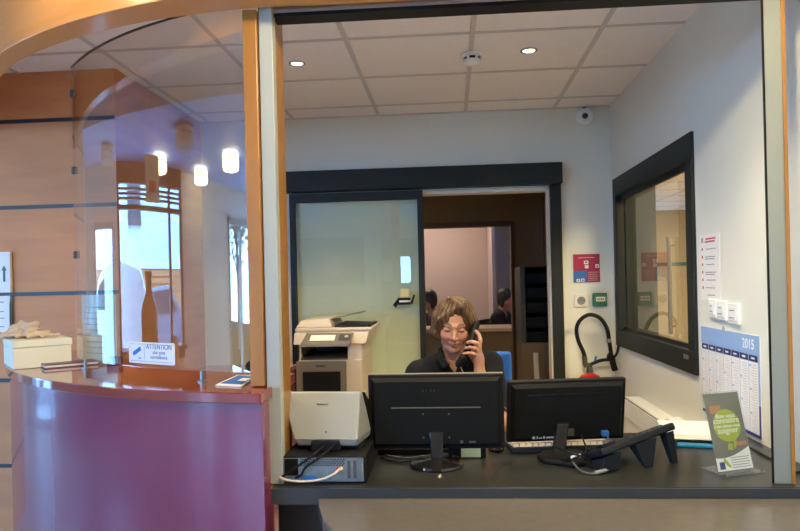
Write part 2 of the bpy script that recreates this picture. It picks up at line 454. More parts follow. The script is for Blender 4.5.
mb = MB().box(1.22, 4.5, 2.0, 10.1, 2.30, 2.35)
for k in range(7): mb.box(1.4 + .6 * k - .012, 1.4 + .6 * k + .012, 2.05, 10, 2.296, 2.301, 1)
for k in range(14): mb.box(1.22, 4.4, 2.2 + .6 * k - .012, 2.2 + .6 * k + .012, 2.296, 2.301, 1)
struct(mb, 'ceiling_side_room', [M['tile'], M['tbar']])
struct(MB().box(1.222, 1.41, 4.76, 4.85, 0, 2.3), 'wall_side_nib', M['darkpanel'])

# hatch window in the right wall
fw = struct(MB().box(1.085, 1.21, WY0 - .02, WY1 + .0, WZ1 - .10, WZ1 + .015).box(1.085, 1.21, WY0 - .02, WY1, WZ0 - .02, WZ0 + .085)
            .box(1.085, 1.21, WY0 - .02, WY0 + .07, WZ0 + .085, WZ1 - .10).box(1.085, 1.21, WY1 - .07, WY1, WZ0 + .085, WZ1 - .10), 'window_1', M['anthracite'], bev=.003)
struct(MB().box(1.150, 1.156, WY0 + .07, WY1 - .07, WZ0 + .085, WZ1 - .10), 'pane', M['glass_pane'], fw)
struct(MB().box(1.12, 1.135, WY0 + .07, WY1 - .07, WZ1 - .135, WZ1 - .10).box(1.12, 1.135, 4.42, 4.46, WZ0 + .085, WZ1 - .135)
       .box(1.12, 1.135, WY0 + .07, WY1 - .07, WZ0 + .085, WZ0 + .105), 'sliding_track', M['anthracite'], fw)
h = MB().cyl((1.128, 3.60, 1.06), (1.128, 3.60, 1.56), .011, n=12)
for z in (1.10, 1.52): h.cyl((1.128, 3.60, z), (1.152, 3.60, z), .006, n=8)
build(h, 'handle', M['brass'], fw, label='upright dull metal pull handle')
text('SETU', 'maker_lettering', (1.0845, 3.285, .972), (0, -1, 0), (0, 0, 1), .028, M['ink_grey'], fw)

# sliding glass door in front of the back wall, with its header box and jamb
d1 = struct(MB().box(-1.147, .763, 4.60, 4.70, 1.995, 2.137), 'door_1', M['anthracite'], bev=.004)
struct(MB().box(.687, .760, 4.66, 4.84, 0, 1.994), 'jamb', M['anthracite'], d1, bev=.003)
struct(MB().box(.675, .687, 4.70, 4.82, 0, 1.975).box(-.2, .687, 4.70, 4.82, 1.962, 1.985), 'lining', M['paper_warm'], d1)
struct(MB().box(-1.10, -1.062, 4.635, 4.675, .02, 1.985).box(-.214, -.176, 4.635, 4.675, .02, 1.985).box(-1.062, -.214, 4.635, 4.675, 1.925, 1.985).box(-1.062, -.214, 4.635, 4.675, .02, .10), 'door_frame', M['anthracite'], d1, bev=.002)
struct(MB().box(-1.062, -.214, 4.650, 4.656, .10, 1.925), 'door_pane', M['glass_door'], d1)
hd = MB().hexa([(-.395, 4.62, 1.205), (-.375, 4.62, 1.185), (-.375, 4.648, 1.185), (-.395, 4.648, 1.205)], [(-.355, 4.62, 1.255), (-.345, 4.62, 1.235), (-.345, 4.648, 1.235), (-.355, 4.648, 1.255)])
hd.box(-.36, -.275, 4.615, 4.648, 1.205, 1.222).box(-.36, -.275, 4.615, 4.648, 1.235, 1.252)
hd.hexa([(-.275, 4.62, 1.215), (-.262, 4.62, 1.205), (-.262, 4.648, 1.205), (-.275, 4.648, 1.215)], [(-.252, 4.62, 1.275), (-.242, 4.62, 1.265), (-.242, 4.648, 1.265), (-.252, 4.648, 1.275)])
hd.box(-.35, -.28, 4.612, 4.648, 1.222, 1.235, 1)
build(hd, 'handle', [M['black'], M['white']], d1, label='black and white recessed pull')

# ------------------------------------------------------------------ lobby behind the camera, seen in the curved screen
mb = MB()
for a in ((-4.1, -3.55, 0, 2.7), (-2.15, 0.05, 0, 2.7), (2.78, 3.02, 0, 2.7), (4.1, 4.85, 0, 2.7), (-3.55, -2.15, 2.25, 2.7), (.05, 2.78, 2.47, 2.7), (.05, 2.78, 0, .58), (3.02, 4.1, 2.05, 2.7)):
    mb.box(-6.22, -6.1, *a)
struct(mb, 'wall_west', M['lobby_wall'])
struct(MB().box(-6.1, -3.3, 4.75, 4.85, 0, 2.7), 'wall_north', M['lobby_wall'])
mb = MB()
for a in ((-6.2, -5.7, 0, 2.7), (-5.7, -3.3, 0, .5), (-5.7, -3.3, 2.4, 2.7), (-3.3, -1.35, 0, 2.7), (-.45, 1.1, 0, 2.7), (-1.35, -.45, 2.2, 2.7)): mb.box(a[0], a[1], -4.2, -4.1, a[2], a[3])
struct(mb, 'wall_south', M['lobby_wall'])
# brown timber shop window with louvred transom
w = MB().box(-6.16, -6.04, .05, 2.78, .58, .74).box(-6.16, -6.04, .05, 2.78, 2.17, 2.22).box(-6.14, -6.03, .05, 2.78, 2.44, 2.66)
for y in (.05, .52, 2.70): w.box(-6.16, -6.04, y, y + .08, .74, 2.46)
for z in (2.28, 2.33, 2.38): w.box(-6.15, -6.08, .13, 2.70, z, z + .022)
w = struct(w, 'window_2', M['brownframe'])
struct(MB().box(-6.11, -6.105, .13, 2.70, .74, 2.44), 'window_pane', M['glass_clear'], w)
w = MB()
for y in (3.02, 4.04): w.box(-6.17, -6.05, y, y + .06, 0, 2.05)
w.box(-6.17, -6.05, 3.08, 4.04, 1.98, 2.05).box(-6.17, -6.05, 3.08, 4.04, 0, .10)
w = struct(w, 'door_2', M['white_trim'])
struct(MB().box(-6.11, -6.105, 3.08, 4.04, .1, 1.98), 'door_pane', M['glass_clear'], w)
w = MB()
for y in (-3.55, -2.86, -2.21): w.box(-6.17, -6.05, y, y + .06, 0, 2.25)
w.box(-6.17, -6.05, -3.49, -2.15, 2.17, 2.25).box(-6.17, -6.05, -3.49, -2.15, 0, .10)
w = struct(w, 'door_3', M['grey_trim'])
struct(MB().box(-6.11, -6.105, -3.49, -2.15, .1, 2.17), 'door_pane', M['glass_clear'], w)
w = MB().box(-5.7, -3.3, -4.16, -4.05, .5, .58).box(-5.7, -3.3, -4.16, -4.05, 2.32, 2.4)
for x in (-5.7, -4.54, -3.38): w.box(x, x + .08, -4.16, -4.05, .58, 2.32)
w = struct(w, 'added_window', M['brownframe'])  # unseen window added to bring more daylight into the lobby
struct(MB().box(-5.62, -3.38, -4.11, -4.105, .58, 2.32), 'window_pane', M['glass_clear'], w)
# dark door with two narrow lights in the wall behind the camera
w = MB().box(-1.35, -.45, -4.15, -4.10, 0, 1.35).box(-1.35, -.45, -4.15, -4.10, 1.86, 2.2).box(-1.35, -.98, -4.15, -4.10, 1.35, 1.86).box(-.78, -.62, -4.15, -4.10, 1.35, 1.86).box(-.50, -.45, -4.15, -4.10, 1.35, 1.86)
w = struct(w, 'door_4', M['darkpanel'])
struct(MB().box(-.98, -.78, -4.13, -4.125, 1.35, 1.86).box(-.62, -.50, -4.13, -4.125, 1.35, 1.86), 'door_pane', M['glass_clear'], w)

# street outside
struct(MB().box(-26, -6.22, -14, 14, -.12, -.02).box(-26, 8, -14, -4.2, -.12, -.02), 'street_ground', M['asphalt'])
fac = MB().box(-13.4, -13, -5, 9, 1.75, 7)
fac.box(-13.45, -13.05, -5, 9, -.02, 1.75, 1)
for k in range(11): fac.box(-13.05, -13.0, -5, 9, .05 + .155 * k, .05 + .155 * k + .115, 1)
fac = build(fac, 'building', [M['concrete'], M['slat']])
tag(fac, 'pale building with orange slatted cladding across the street, reflected in the curved screen', 'building')
build(MB().box(-12.995, -12.9, 1.0, 2.3, 2.6, 3.5), 'window', M['carglass'], fac)

def car(loc, rz, paint, label, van=False):
    t = thing('car', label, 'car', loc, (0, 0, rz), local=True)
    prof = [(-2.05, .35), (2.05, .35), (2.08, .62), (1.95, .80), (1.05, .93), (.45, 1.36), (-.95, 1.42), (-1.75, 1.0), (-2.08, .88)]
    if van: prof = [(-2.05, .35), (2.05, .35), (2.08, .62), (1.98, .90), (1.6, 1.08), (1.0, 1.52), (.4, 1.70), (-.6, 1.74), (-1.6, 1.62), (-2.05, 1.2)]
    rot = Matrix.Rotation(PI / 2, 4, 'X')
    b = MB().prism(prof, -.82, .82, 0, rot)
    build(b, 'body', paint, t, bev=.06, seg=3)
    for sgn in (-1, 1):
        poly = [(1.35, 1.12), (1.0, 1.42), (.55, 1.52), (.55, 1.12)] if van else [(.95, .95), (.42, 1.30), (-.88, 1.35), (-1.55, 1.0)]
        build(MB().prism(poly, .815 * sgn, .835 * sgn, 0, rot), 'side_window', M['carglass'], t)
    if not van: build(MB().hexa([(1.10, -.68, .94), (1.12, -.68, .95), (1.12, .68, .95), (1.10, .68, .94)], [(.50, -.62, 1.34), (.52, -.62, 1.35), (.52, .62, 1.35), (.50, .62, 1.34)]), 'windscreen', M['carglass'], t)
    for x in (-1.3, 1.3):
        for sgn in (-1, 1):
            wv = build(MB().cyl((x, .68 * sgn, .31), (x, .86 * sgn, .31), .31, n=28), 'wheel', M['tyre'], t, bev=.02)
            build(MB().cyl((x, .85 * sgn, .31), (x, .875 * sgn, .31), .19, n=20), 'hubcap', M['steel'], wv)
    return t
car((-10.2, .55, -.02), PI / 2, M['carpaint'], 'dark grey car parked outside the brown shop window, reflected in the curved screen')
car((-8.2, 3.2, -.02), PI / 2 + .15, M['whitecar'], 'white rounded van parked outside the reflected lobby windows', True)
def tree(loc, h, label):
    t = thing('street_tree', label, 'tree', loc)
    x, y, z = loc
    b = MB().tube([(x, y, z), (x + .05, y, z + h * .35), (x, y + .06, z + h * .6)], .09, 8)
    for k in range(7):
        a = k * 2.4; b.tube([(x, y, z + h * (.35 + .03 * k)), (x + .5 * math.cos(a), y + .5 * math.sin(a), z + h * (.55 + .03 * k)), (x + .9 * math.cos(a), y + .9 * math.sin(a), z + h * (.7 + .03 * k))], .035, 6)
    build(b, 'trunk', M['bark'], t)
    lf = MB()
    for k in range(700):
        d = V((random.gauss(0, 1), random.gauss(0, 1), random.gauss(0, 1))).normalized() * random.uniform(.3, 1) * h * .3
        p = V((x, y, z + h * .72)) + d; a = V((random.gauss(0, 1), random.gauss(0, 1), random.gauss(0, 1))).normalized() * .09; c = a.orthogonal() * .6
        lf.quad(p - a, p - c, p + a, p + c)
    build(lf, 'foliage', M['foliage'], t)
tree((-10.5, -6.5, -.02), 4.2, 'leafy tree outside the glazed entrance, reflected beside the timber post')

# lobby ceiling lamps: drum, ring and diffuser
def drum_lamp(x, y, label, lit=True, e=0, rr=.24, ZL=ZL):
    t = thing('ceiling_lamp', label, 'lamp', (x, y, ZL), group='round lobby ceiling lamps')
    build(MB().lathe([(.001, ZL), (.075, ZL), (.075, ZL - .03), (.001, ZL - .03)], (x, y, 0)), 'base', M['chrome'], t)
    build(MB().lathe([(.001, ZL - .031), (rr - .003, ZL - .031), (rr, ZL - .04), (rr, ZL - .13), (rr - .01, ZL - .155), (.001, ZL - .165)], (x, y, 0)), 'diffuser', M['lampon'] if lit else M['cream'], t)
    build(MB().torus((x, y, ZL - .075), (0, 0, 1), rr + .004, .006, 36, 6), 'ring', M['chrome'], t)
    if lit and e:
        l = bpy.data.lights.new('lamp_light', 'POINT'); l.energy = e; l.color = (1, .80, .47); l.shadow_soft_size = .07
        o = bpy.data.objects.new('lamp_light', l); COL.objects.link(o); o.location = (0, 0, -.2); o.parent = t
    return t
drum_lamp(-5.5, 1.05, 'lit round lobby lamp, leftmost of the three reflected in the curved screen')
drum_lamp(-5.6, -.58, 'lit round lobby lamp, middle and lowest of the three reflections in the curved screen')
drum_lamp(-4.25, -.85, 'lit round lobby lamp whose reflection sits beside the timber post')
drum_lamp(-4.0, .77, 'unlit round lobby lamp, reflected dim above the three lit ones', False)
drum_lamp(-5.2, 3.1, 'unlit round lobby lamp reflected near the left edge of the curved screen', False)
drum_lamp(-1.27, 1.70, 'lit small round lamp before the curved bulkhead, out of view', True, 5, .07, ZL - .009)
drum_lamp(.25, .93, 'lit small round lamp before the service window, out of view', True, 105, .10, ZL - .009)

# things in the lobby
t = thing('wall_picture', 'framed dark picture with pink centre, reflected faintly in the sliding glass door', 'picture', (-2.35, -4.1, 1.8))
build(MB().box(-3.0, -1.72, -4.10, -4.07, 1.36, 2.24), 'canvas', M['slate'], t)
pk = MB().sphere((-2.35, -4.068, 1.72), .24, 20, sc=(1, .02, 1)); build(pk, 'pink_patch', M['pinkwall'], t)
build(MB().box(-3.03, -1.69, -4.10, -4.06, 2.24, 2.27).box(-3.03, -1.69, -4.10, -4.06, 1.33, 1.36).box(-3.03, -3.0, -4.10, -4.06, 1.36, 2.24).box(-1.72, -1.69, -4.10, -4.06, 1.36, 2.24), 'frame', M['grey_dark'], t)
o = build(MB().box(-1.32, -1.06, -4.098, -4.092, 1.38, 1.80), 'notice', M['paper']); tag(o, 'white notice beside the dark lobby door, reflected in the sliding glass door', 'notice')
o.location.y += -.0
t = thing('form', 'tall brown bottle shaped vase on the reflected shop window sill', 'form', (-5.95, 1.5, .74))  # solid filling the brown bottle outline mirrored in the screen
build(MB().box(-6.04, -5.84, .05, 2.78, .70, .74), 'window_sill', M['brownframe'], w) if False else None
vb = MB().lathe([(.001, .742), (.13, .742), (.145, .80), (.145, 1.12), (.12, 1.20), (.07, 1.28), (.05, 1.34), (.05, 1.48), (.065, 1.49), (.065, 1.53), (.001, 1.53)], (0, 0, 0), 36)
vb.bm.transform(Matrix.Translation((-5.93, 1.5, 0)) @ Matrix.Diagonal((1, 2.3, 1, 1)))
build(vb, 'body', M['brownframe'], t)
vb = MB().torus((0, 0, 1.44), (0, 0, 1), .05, .01, 24, 6)
vb.bm.transform(Matrix.Translation((-5.93, 1.5, 0)) @ Matrix.Diagonal((1, 2.3, 1, 1)))
build(vb, 'neck_ring', M['brownframe'], t)
sb = struct(MB().box(-6.1, -5.74, .05, 2.78, .70, .739), 'trim_8', M['brownframe'])
t = thing('hanging_sign', 'white sign with a red mark hung from the lobby ceiling, reflected below a lit lamp', 'sign', (-3.5, 1.75, 2.1))
build(MB().box(-3.505, -3.495, 1.60, 1.90, 1.95, 2.28), 'panel', M['paper'], t)
build(MB().box(-3.494, -3.490, 1.68, 1.82, 2.02, 2.10).box(-3.510, -3.506, 1.68, 1.82, 2.02, 2.10), 'red_mark', M['ink_red'], t)
for y in (1.65, 1.85): build(MB().cyl((-3.5, y, 2.28), (-3.5, y, ZL), .003, n=6), 'cord', M['white'], t)
# ------------------------------------------------------------------ reception counter, ledge and worktop
def carc(R0, R1, a1=76, n=40, xr=.550):
    """arc that starts where it meets the plane of the wall end"""
    return arc(R0, R1, math.degrees(math.asin((xr - .21) / R0)), a1, n)
t = thing('reception_counter', 'curved burgundy lacquered reception counter with a glossy reddish top', 'counter', (-1.2, 2.3, 0))
build(MB().band(carc(1.89, 1.985), carc(1.82, 1.90), 0, 1.018), 'front_panel', M['burgundy'], t)
build(MB().band(carc(1.905, 2.0), carc(1.48, 1.52), 1.018, 1.05), 'top', [M['burg_top'], M['burgundy']], t, bev=.003)
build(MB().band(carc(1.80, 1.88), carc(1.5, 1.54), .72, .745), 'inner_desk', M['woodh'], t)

t = thing('glass_screen', 'tall curved clear glass screen standing above the burgundy counter', 'glass screen', (-1.1, 2.3, 1.05))
build(MB().band(arc(1.734, 1.734, 13.6, 48.5, 44), arc(1.726, 1.726, 13.6, 48.5, 44), 1.085, 2.255), 'pane', M['glass_front'], t)
build(MB().band(arc(1.7345, 1.7345, 13.6, 48.5, 44), arc(1.7255, 1.7255, 13.6, 48.5, 44), 2.255, 2.259), 'polished_edge', M['edge'], t)
e0 = arc(1.73, 1.73, 48.2, 48.4, 1)[0]
for z in (1.50, 1.84, 2.15):
    build(MB().obox((e0[0], e0[1], z), (.022, .016, .03), (0, 0, .8)), 'clip', M['grey_dark'], t, bev=.003)
for a in (20.5, 45):
    p = arc(1.73, 1.73, a, a + .1, 1)[0]
    build(MB().cyl((p[0], p[1], 1.05), (p[0], p[1], 1.085), .007, n=12).cyl((p[0], p[1], 1.0505), (p[0], p[1], 1.054), .016, n=16), 'foot', M['steel'], t)
build(MB().sphere((-.648, 2.155, 1.10), .018, 14), 'clamp', M['black'], t)

t = thing('shelf', 'taupe customer ledge with a rounded left end under the service window', 'shelf', (.4, 1.7, .69))
build(MB().prism([(1.09, 1.25), (1.09, 2.003), (-.409, 2.003), (-.395, 1.94), (-.36, 1.82), (-.30, 1.70), (-.19, 1.55), (0, 1.42), (.3, 1.31), (.6, 1.26)], .686, .722), 'top', M['shelf'], t, bev=.006)
for x in (0, .95): build(MB().box(x, x + .03, 1.6, 2.118, .35, .685), 'bracket', M['anthracite'], t)

t = thing('worktop', 'dark slate office worktop running under the service window', 'worktop', (.25, 2.3, 0))
build(MB().box(-.552, 1.088, 2.012, 2.72, .700, .75), 'top', M['laminate'], t, bev=.003)
build(MB().box(-.553, .978, 2.004, 2.0115, .702, .7485), 'edge_band', M['nosing'], t)
build(MB().box(-.552, -.522, 2.21, 2.70, 0, .699), 'leg', M['anthracite'], t)
build(MB().box(1.05, 1.08, 2.21, 2.70, 0, .699), 'leg', M['anthracite'], t)
build(MB().box(1.03, 1.088, 2.15, 2.72, .7505, .757), 'wall_upstand', M['laminate'], t)

# ------------------------------------------------------------------ monitors
def monitor(lab, loc, rz, w, h, zc, lean, base_off, logo, ports):
    """local frame: back of the screen faces -Y"""
    t = thing('monitor', lab, 'monitor', loc, (0, 0, rz), group='monitors on the worktop', local=True)
    rot = Matrix.Translation((0, 0, zc)) @ Matrix.Rotation(lean, 4, 'X')
    def put(mb, *a, **k):
        mb.bm.transform(rot); return build(mb, *a, **k)
    put(MB().box(-w / 2, w / 2, -.004, .018, -h / 2, h / 2), 'bezel', M['black'], t, bev=.004)
    put(MB().hexa([(-w / 2 + .01, -.004, -h / 2 + .01), (w / 2 - .01, -.004, -h / 2 + .01), (w / 2 - .01, -.004, h / 2 - .01), (-w / 2 + .01, -.004, h / 2 - .01)][::-1],
                  [(-w / 2 + .022, -.020, -h / 2 + .022), (w / 2 - .022, -.020, -h / 2 + .022), (w / 2 - .022, -.020, h / 2 - .022), (-w / 2 + .022, -.020, h / 2 - .022)][::-1]), 'back_cover', M['black_matte'], t)
    put(MB().box(-w / 2 + .012, w / 2 - .012, .0181, .019, -h / 2 + .014, h / 2 - .012), 'screen', M['black_gloss'], t)
    return t, put
t, put = monitor('back of the left, larger black monitor, with a grey line across it', (-.058, 2.28, .75), 0, .452, .252, .174, .05, 0, 1, 1)
put(MB().box(-.148, .148, -.0225, -.0195, .016, .0195), 'trim_line', M['grey_line'], t)
for x in (-.043, .043):
    for z in (-.004, -.083): put(MB().cyl((x, -.0195, z), (x, -.0212, z), .0035, n=10), 'mount_hole', M['grey_dark'], t)
put(MB().cyl((.083, -.0195, -.098), (.083, -.0215, -.098), .006, n=12).box(.108, .13, -.0215, -.0195, -.102, -.095), 'socket', M['grey_dark'], t)
lg = MB()
for k, wv in enumerate((.006, .004, .010, .006, .004)): lg.box(-.045 + .013 * k, -.045 + .013 * k + wv, -.0208, -.0198, .070, .079)
put(lg, 'embossed_mark', M['black_gloss'], t)
put(MB().box(-.225, .225, -.003, .016, .1262, .1278), 'lit_top_edge', M['taupe'], t)  # paler strip stands in for light caught along the bezel top
build(MB().hexa([(-.019, -.03, .02), (.019, -.03, .02), (.019, .0, .02), (-.019, .0, .02)], [(-.024, -.018, .11), (.024, -.018, .11), (.024, -.006, .11), (-.024, -.006, .11)]), 'neck', M['black_gloss'], t, bev=.004)
st = MB().lathe([(.001, 0), (.086, 0), (.089, .004), (.086, .012), (.06, .017), (.022, .024), (.001, .025)], (0, 0, 0), 40)
st.bm.transform(Matrix.Translation((0, -.035, .0005)) @ Matrix.Diagonal((1, .92, 1, 1)))
build(st, 'base', M['black_gloss'], t)

t, put = monitor('back of the right black monitor, with a blue plug in it', (.395, 2.42, .75), .14, .418, .222, .148, .16, 0, 0, 0)
put(MB().box(-.14, .13, -.0222, -.0195, .062, .068), 'vent_groove', M['black_gloss'], t)
put(MB().box(-.125, -.115, -.0208, -.0198, -.094, -.085).box(-.11, -.105, -.0208, -.0198, -.094, -.085).box(-.101, -.09, -.0208, -.0198, -.0935, -.0895).box(-.087, -.08, -.0208, -.0198, -.094, -.085).box(-.076, -.035, -.0208, -.0198, -.0935, -.0875), 'rating_label', M['ink_grey'], t)
b = put(MB().box(.118, .142, -.040, -.0202, -.088, -.070), 'video_plug', M['blue'], t, bev=.002, label='bright blue video plug')
put(MB().box(-.02, .02, -.030, -.0195, -.085, -.06), 'power_socket', M['grey_dark'], t)
build(MB().hexa([(-.07, -.075, .015), (-.03, -.075, .015), (-.03, -.045, .015), (-.07, -.045, .015)], [(-.045, -.045, .11), (-.005, -.045, .11), (-.005, -.022, .11), (-.045, -.022, .11)]), 'neck', M['black'], t, bev=.003)
build(MB().prism([(-.125, -.14), (-.04, -.20), (.045, -.175), (.06, -.10), (.03, -.02), (-.09, -.02), (-.13, -.08)], .0005, .018), 'base', M['black'], t, bev=.006)

# cables beside the right monitor
def cable(lab, pts, r, m, plug=None, name='cable', grp='loose cables on the worktop'):
    t = thing(name, lab, 'cable', pts[0], group=grp)
    build(MB().tube(pts, r, 8), 'lead', m, t)
    if plug:
        a, b, pm = plug; build(MB().cyl(a, b, r * 1.9, n=10), 'plug', pm, t)
    return t
cable('grey cable curling in front of the right monitor foot with a pale sleeve', [(.375, 2.20, .775), (.39, 2.155, .760), (.42, 2.135, .755), (.46, 2.15, .757), (.495, 2.20, .760), (.515, 2.30, .775), (.525, 2.375, .812)], .0032, M['grey_dark'], ((.430, 2.136, .757), (.470, 2.158, .760), M['offwhite']))
cable('short cable with a white connector at the right monitor neck', [(.365, 2.24, .775), (.385, 2.21, .785), (.41, 2.215, .795), (.43, 2.26, .80), (.437, 2.38, .82)], .003, M['black'], ((.375, 2.222, .783), (.402, 2.208, .793), M['white']))
cable('black cable looping over the foot of the right monitor', [(.33, 2.30, .80), (.37, 2.22, .80), (.42, 2.20, .785), (.44, 2.23, .765), (.40, 2.25, .762), (.34, 2.215, .778)], .0035, M['black'])
cable('black cables lying behind the left monitor foot, nearest the scanner', [(-.25, 2.33, .757), (-.20, 2.29, .756), (-.15, 2.30, .755), (-.10, 2.33, .756), (-.02, 2.35, .756), (.02, 2.33, .756)], .004, M['black'])
cable('thin black cable looping behind the left monitor foot', [(-.24, 2.37, .756), (-.17, 2.325, .756), (-.10, 2.355, .756), (-.03, 2.37, .758), (.0, 2.34, .756)], .003, M['grey_dark'])

# keyboards
def keyboard(lab, loc, rz, w, d, m_body, m_key):
    t = thing('keyboard', lab, 'keyboard', loc, (0, 0, rz), group='keyboards on the worktop', local=True)
    build(MB().hexa([(-w / 2, -d / 2, 0), (w / 2, -d / 2, 0), (w / 2, d / 2, 0), (-w / 2, d / 2, 0)], [(-w / 2, -d / 2, .022), (w / 2, -d / 2, .022), (w / 2, d / 2, .012), (-w / 2, d / 2, .012)]), 'body', m_body, t, bev=.003)
    for rr in range(5):
        k = MB(); n = 15
        for c_ in range(n):
            x0 = -w / 2 + .008 + (w - .016) * c_ / n; y0 = -d / 2 + .010 + (d - .02) * rr / 5; z = .022 - .010 * (rr + .5) / 5
            k.hexa([(x0, y0, z), (x0 + (w - .016) / n - .002, y0, z), (x0 + (w - .016) / n - .002, y0 + d / 5 - .006, z), (x0, y0 + d / 5 - .006, z)],
                   [(x0 + .002, y0 + .002, z + .011), (x0 + (w - .016) / n - .004, y0 + .002, z + .011), (x0 + (w - .016) / n - .004, y0 + d / 5 - .008, z + .010), (x0 + .002, y0 + d / 5 - .008, z + .010)])
        build(k, 'key_row', m_key, t)
    return t
keyboard('black keyboard lying behind the left monitor', (-.11, 2.45, .7505), -.03, .36, .13, M['black'], M['black_matte'])
keyboard('navy keyboard with cream keys lying behind the right monitor', (.372, 2.480, .7505), .10, .36, .13, M['navy_plastic'], M['cream'])

t = thing('card_box', 'small black box bearing a yellow note, right of the left monitor foot', 'box', (.05, 2.40, .75))
build(MB().box(-.02, .108, 2.345, 2.40, .7505, .788), 'body', M['black'], t, bev=.002)
build(MB().box(-.021, .109, 2.344, 2.401, .7881, .792), 'lid', M['black_gloss'], t)
o = build(MB().box(.023, .090, 2.341, 2.3435, .754, .787), 'sticky_note', M['yellow']); tag(o, 'yellow paper note on the small black box under the left monitor', 'note')
t = thing('computer_mouse', 'small dark mouse between the two monitors', 'mouse', (.15, 2.47, .75))
build(MB().sphere((.15, 2.47, .756), .03, 20, sc=(.85, 1.5, .75)), 'shell', M['black_gloss'], t) if False else None
ms = MB().lathe([(.001, 0), (.028, 0), (.030, .006), (.026, .016), (.015, .024), (.001, .026)], (0, 0, 0), 24); ms.bm.transform(Matrix.Translation((.15, 2.46, .7508)) @ Matrix.Diagonal((1, 1.6, 1, 1)))
build(ms, 'shell', M['black_gloss'], t); build(MB().cyl((.146, 2.435, .775), (.154, 2.435, .775), .006, n=12), 'wheel', M['taupe'], t)

# ------------------------------------------------------------------ computer and scanner at the left
t = thing('computer', 'black desktop computer case lying flat, metal rear panel with sockets facing out', 'computer', (-.4, 2.2, .75))
build(MB().box(-.528, -.268, 2.058, 2.42, .7505, .832), 'case', M['black'], t, bev=.004)
rp = build(MB().box(-.522, -.276, 2.0535, 2.0575, .756, .828), 'rear_panel', M['steel'], t)
g = MB()
for i in range(16):
    for j in range(4): g.cyl((-.468 + .0085 * i + (.004 if j % 2 else 0), 2.0531, .806 + .0058 * j), (-.468 + .0085 * i + (.004 if j % 2 else 0), 2.0536, .806 + .0058 * j), .0026, n=8)
build(g, 'vent_holes', M['black'], rp)
build(MB().box(-.520, -.478, 2.052, 2.0536, .775, .826), 'power_supply', M['black_matte'], rp)
for k in range(2): build(MB().box(-.326 + .018 * k, -.316 + .018 * k, 2.0525, 2.0536, .766, .820), 'slot_cover', M['grey_dark'], rp)
build(MB().box(-.47, -.42, 2.050, 2.0536, .764, .776).box(-.40, -.375, 2.050, 2.0536, .764, .772), 'socket', M['blue'], rp)
build(MB().cyl((-.354, 2.0536, .797), (-.354, 2.045, .797), .005, n=10), 'audio_jack', M['red'], rp)
build(MB().cyl((-.344, 2.0536, .797), (-.344, 2.045, .797), .005, n=10), 'audio_jack', M['yellow'], rp)
build(MB().box(-.282, -.277, 2.044, 2.0536, .775, .812), 'latch', M['offwhite'], rp)
cable('grey cable sagging from the computer jacks towards the white wall end', [(-.349, 2.043, .797), (-.365, 2.030, .785), (-.40, 2.022, .772), (-.45, 2.022, .766), (-.50, 2.024, .768), (-.53, 2.032, .776)], .0035, M['cream'], grp='cables behind the computer')
for k, (a, lab) in enumerate(((-.405, 'left of two black cables running from the scanner down over the computer panel'), (-.375, 'right of two black cables running from the scanner down over the computer panel'))):
    cable(lab, [(a, 2.118, .852), (a - .03, 2.045, .835), (a - .075, 2.035, .805), (a - .11 + .02 * k, 2.036, .782), (a - .13 + .02 * k, 2.045, .770)], .0036, M['black'], grp='cables behind the computer')

t = thing('document_scanner', 'white desk scanner standing on the black computer, its flared back facing out', 'scanner', (-.42, 2.25, .8325))
sc_ = MB()
bot = [(-.495, 2.135, .846), (-.306, 2.132, .844), (-.282, 2.28, .844), (-.52, 2.28, .846)]
low = [(-.508, 2.128, .870), (-.303, 2.124, .868), (-.277, 2.28, .868), (-.532, 2.28, .870)]
top = [(-.560, 2.205, 1.006), (-.302, 2.202, 1.004), (-.297, 2.225, 1.004), (-.562, 2.225, 1.006)]
sc_.hexa(bot, low); sc_.bm.faces.ensure_lookup_table()
sc_.hexa(low, top)
bmesh.ops.remove_doubles(sc_.bm, verts=sc_.bm.verts, dist=.0005)
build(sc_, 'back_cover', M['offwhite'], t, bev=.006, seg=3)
build(MB().hexa([(-.53, 2.283, .835), (-.272, 2.283, .835), (-.262, 2.40, .835), (-.53, 2.40, .835)], [(-.565, 2.228, 1.0), (-.290, 2.228, 1.0), (-.270, 2.30, .93), (-.565, 2.30, .93)]), 'feeder', M['black'], t)
build(MB().box(-.50, -.29, 2.16, 2.28, .8325, .8455), 'foot', M['black'], t)
build(MB().hexa([(-.452, 2.112, .8335), (-.358, 2.112, .8335), (-.358, 2.16, .8335), (-.452, 2.16, .8335)], [(-.449, 2.112, .866), (-.360, 2.112, .866), (-.360, 2.16, .868), (-.449, 2.16, .868)]), 'cable_recess', M['black'], t, bev=.004)
yl = lambda z: 2.1265 + (z - .869) * (2.2035 - 2.1265) / (1.005 - .869)
zt = .967
text('Panasonic', 'lettering', (-.442, yl(zt) - .0012, zt), (1, 0, 0), (0, yl(1.0) - yl(.9), .1), .0095, M['ink'], t)
build(MB().cyl((-.405, yl(.889) - .0016, .889), (-.405, yl(.889) + .002, .889), .003, n=10), 'screw', M['grey_dark'], t)

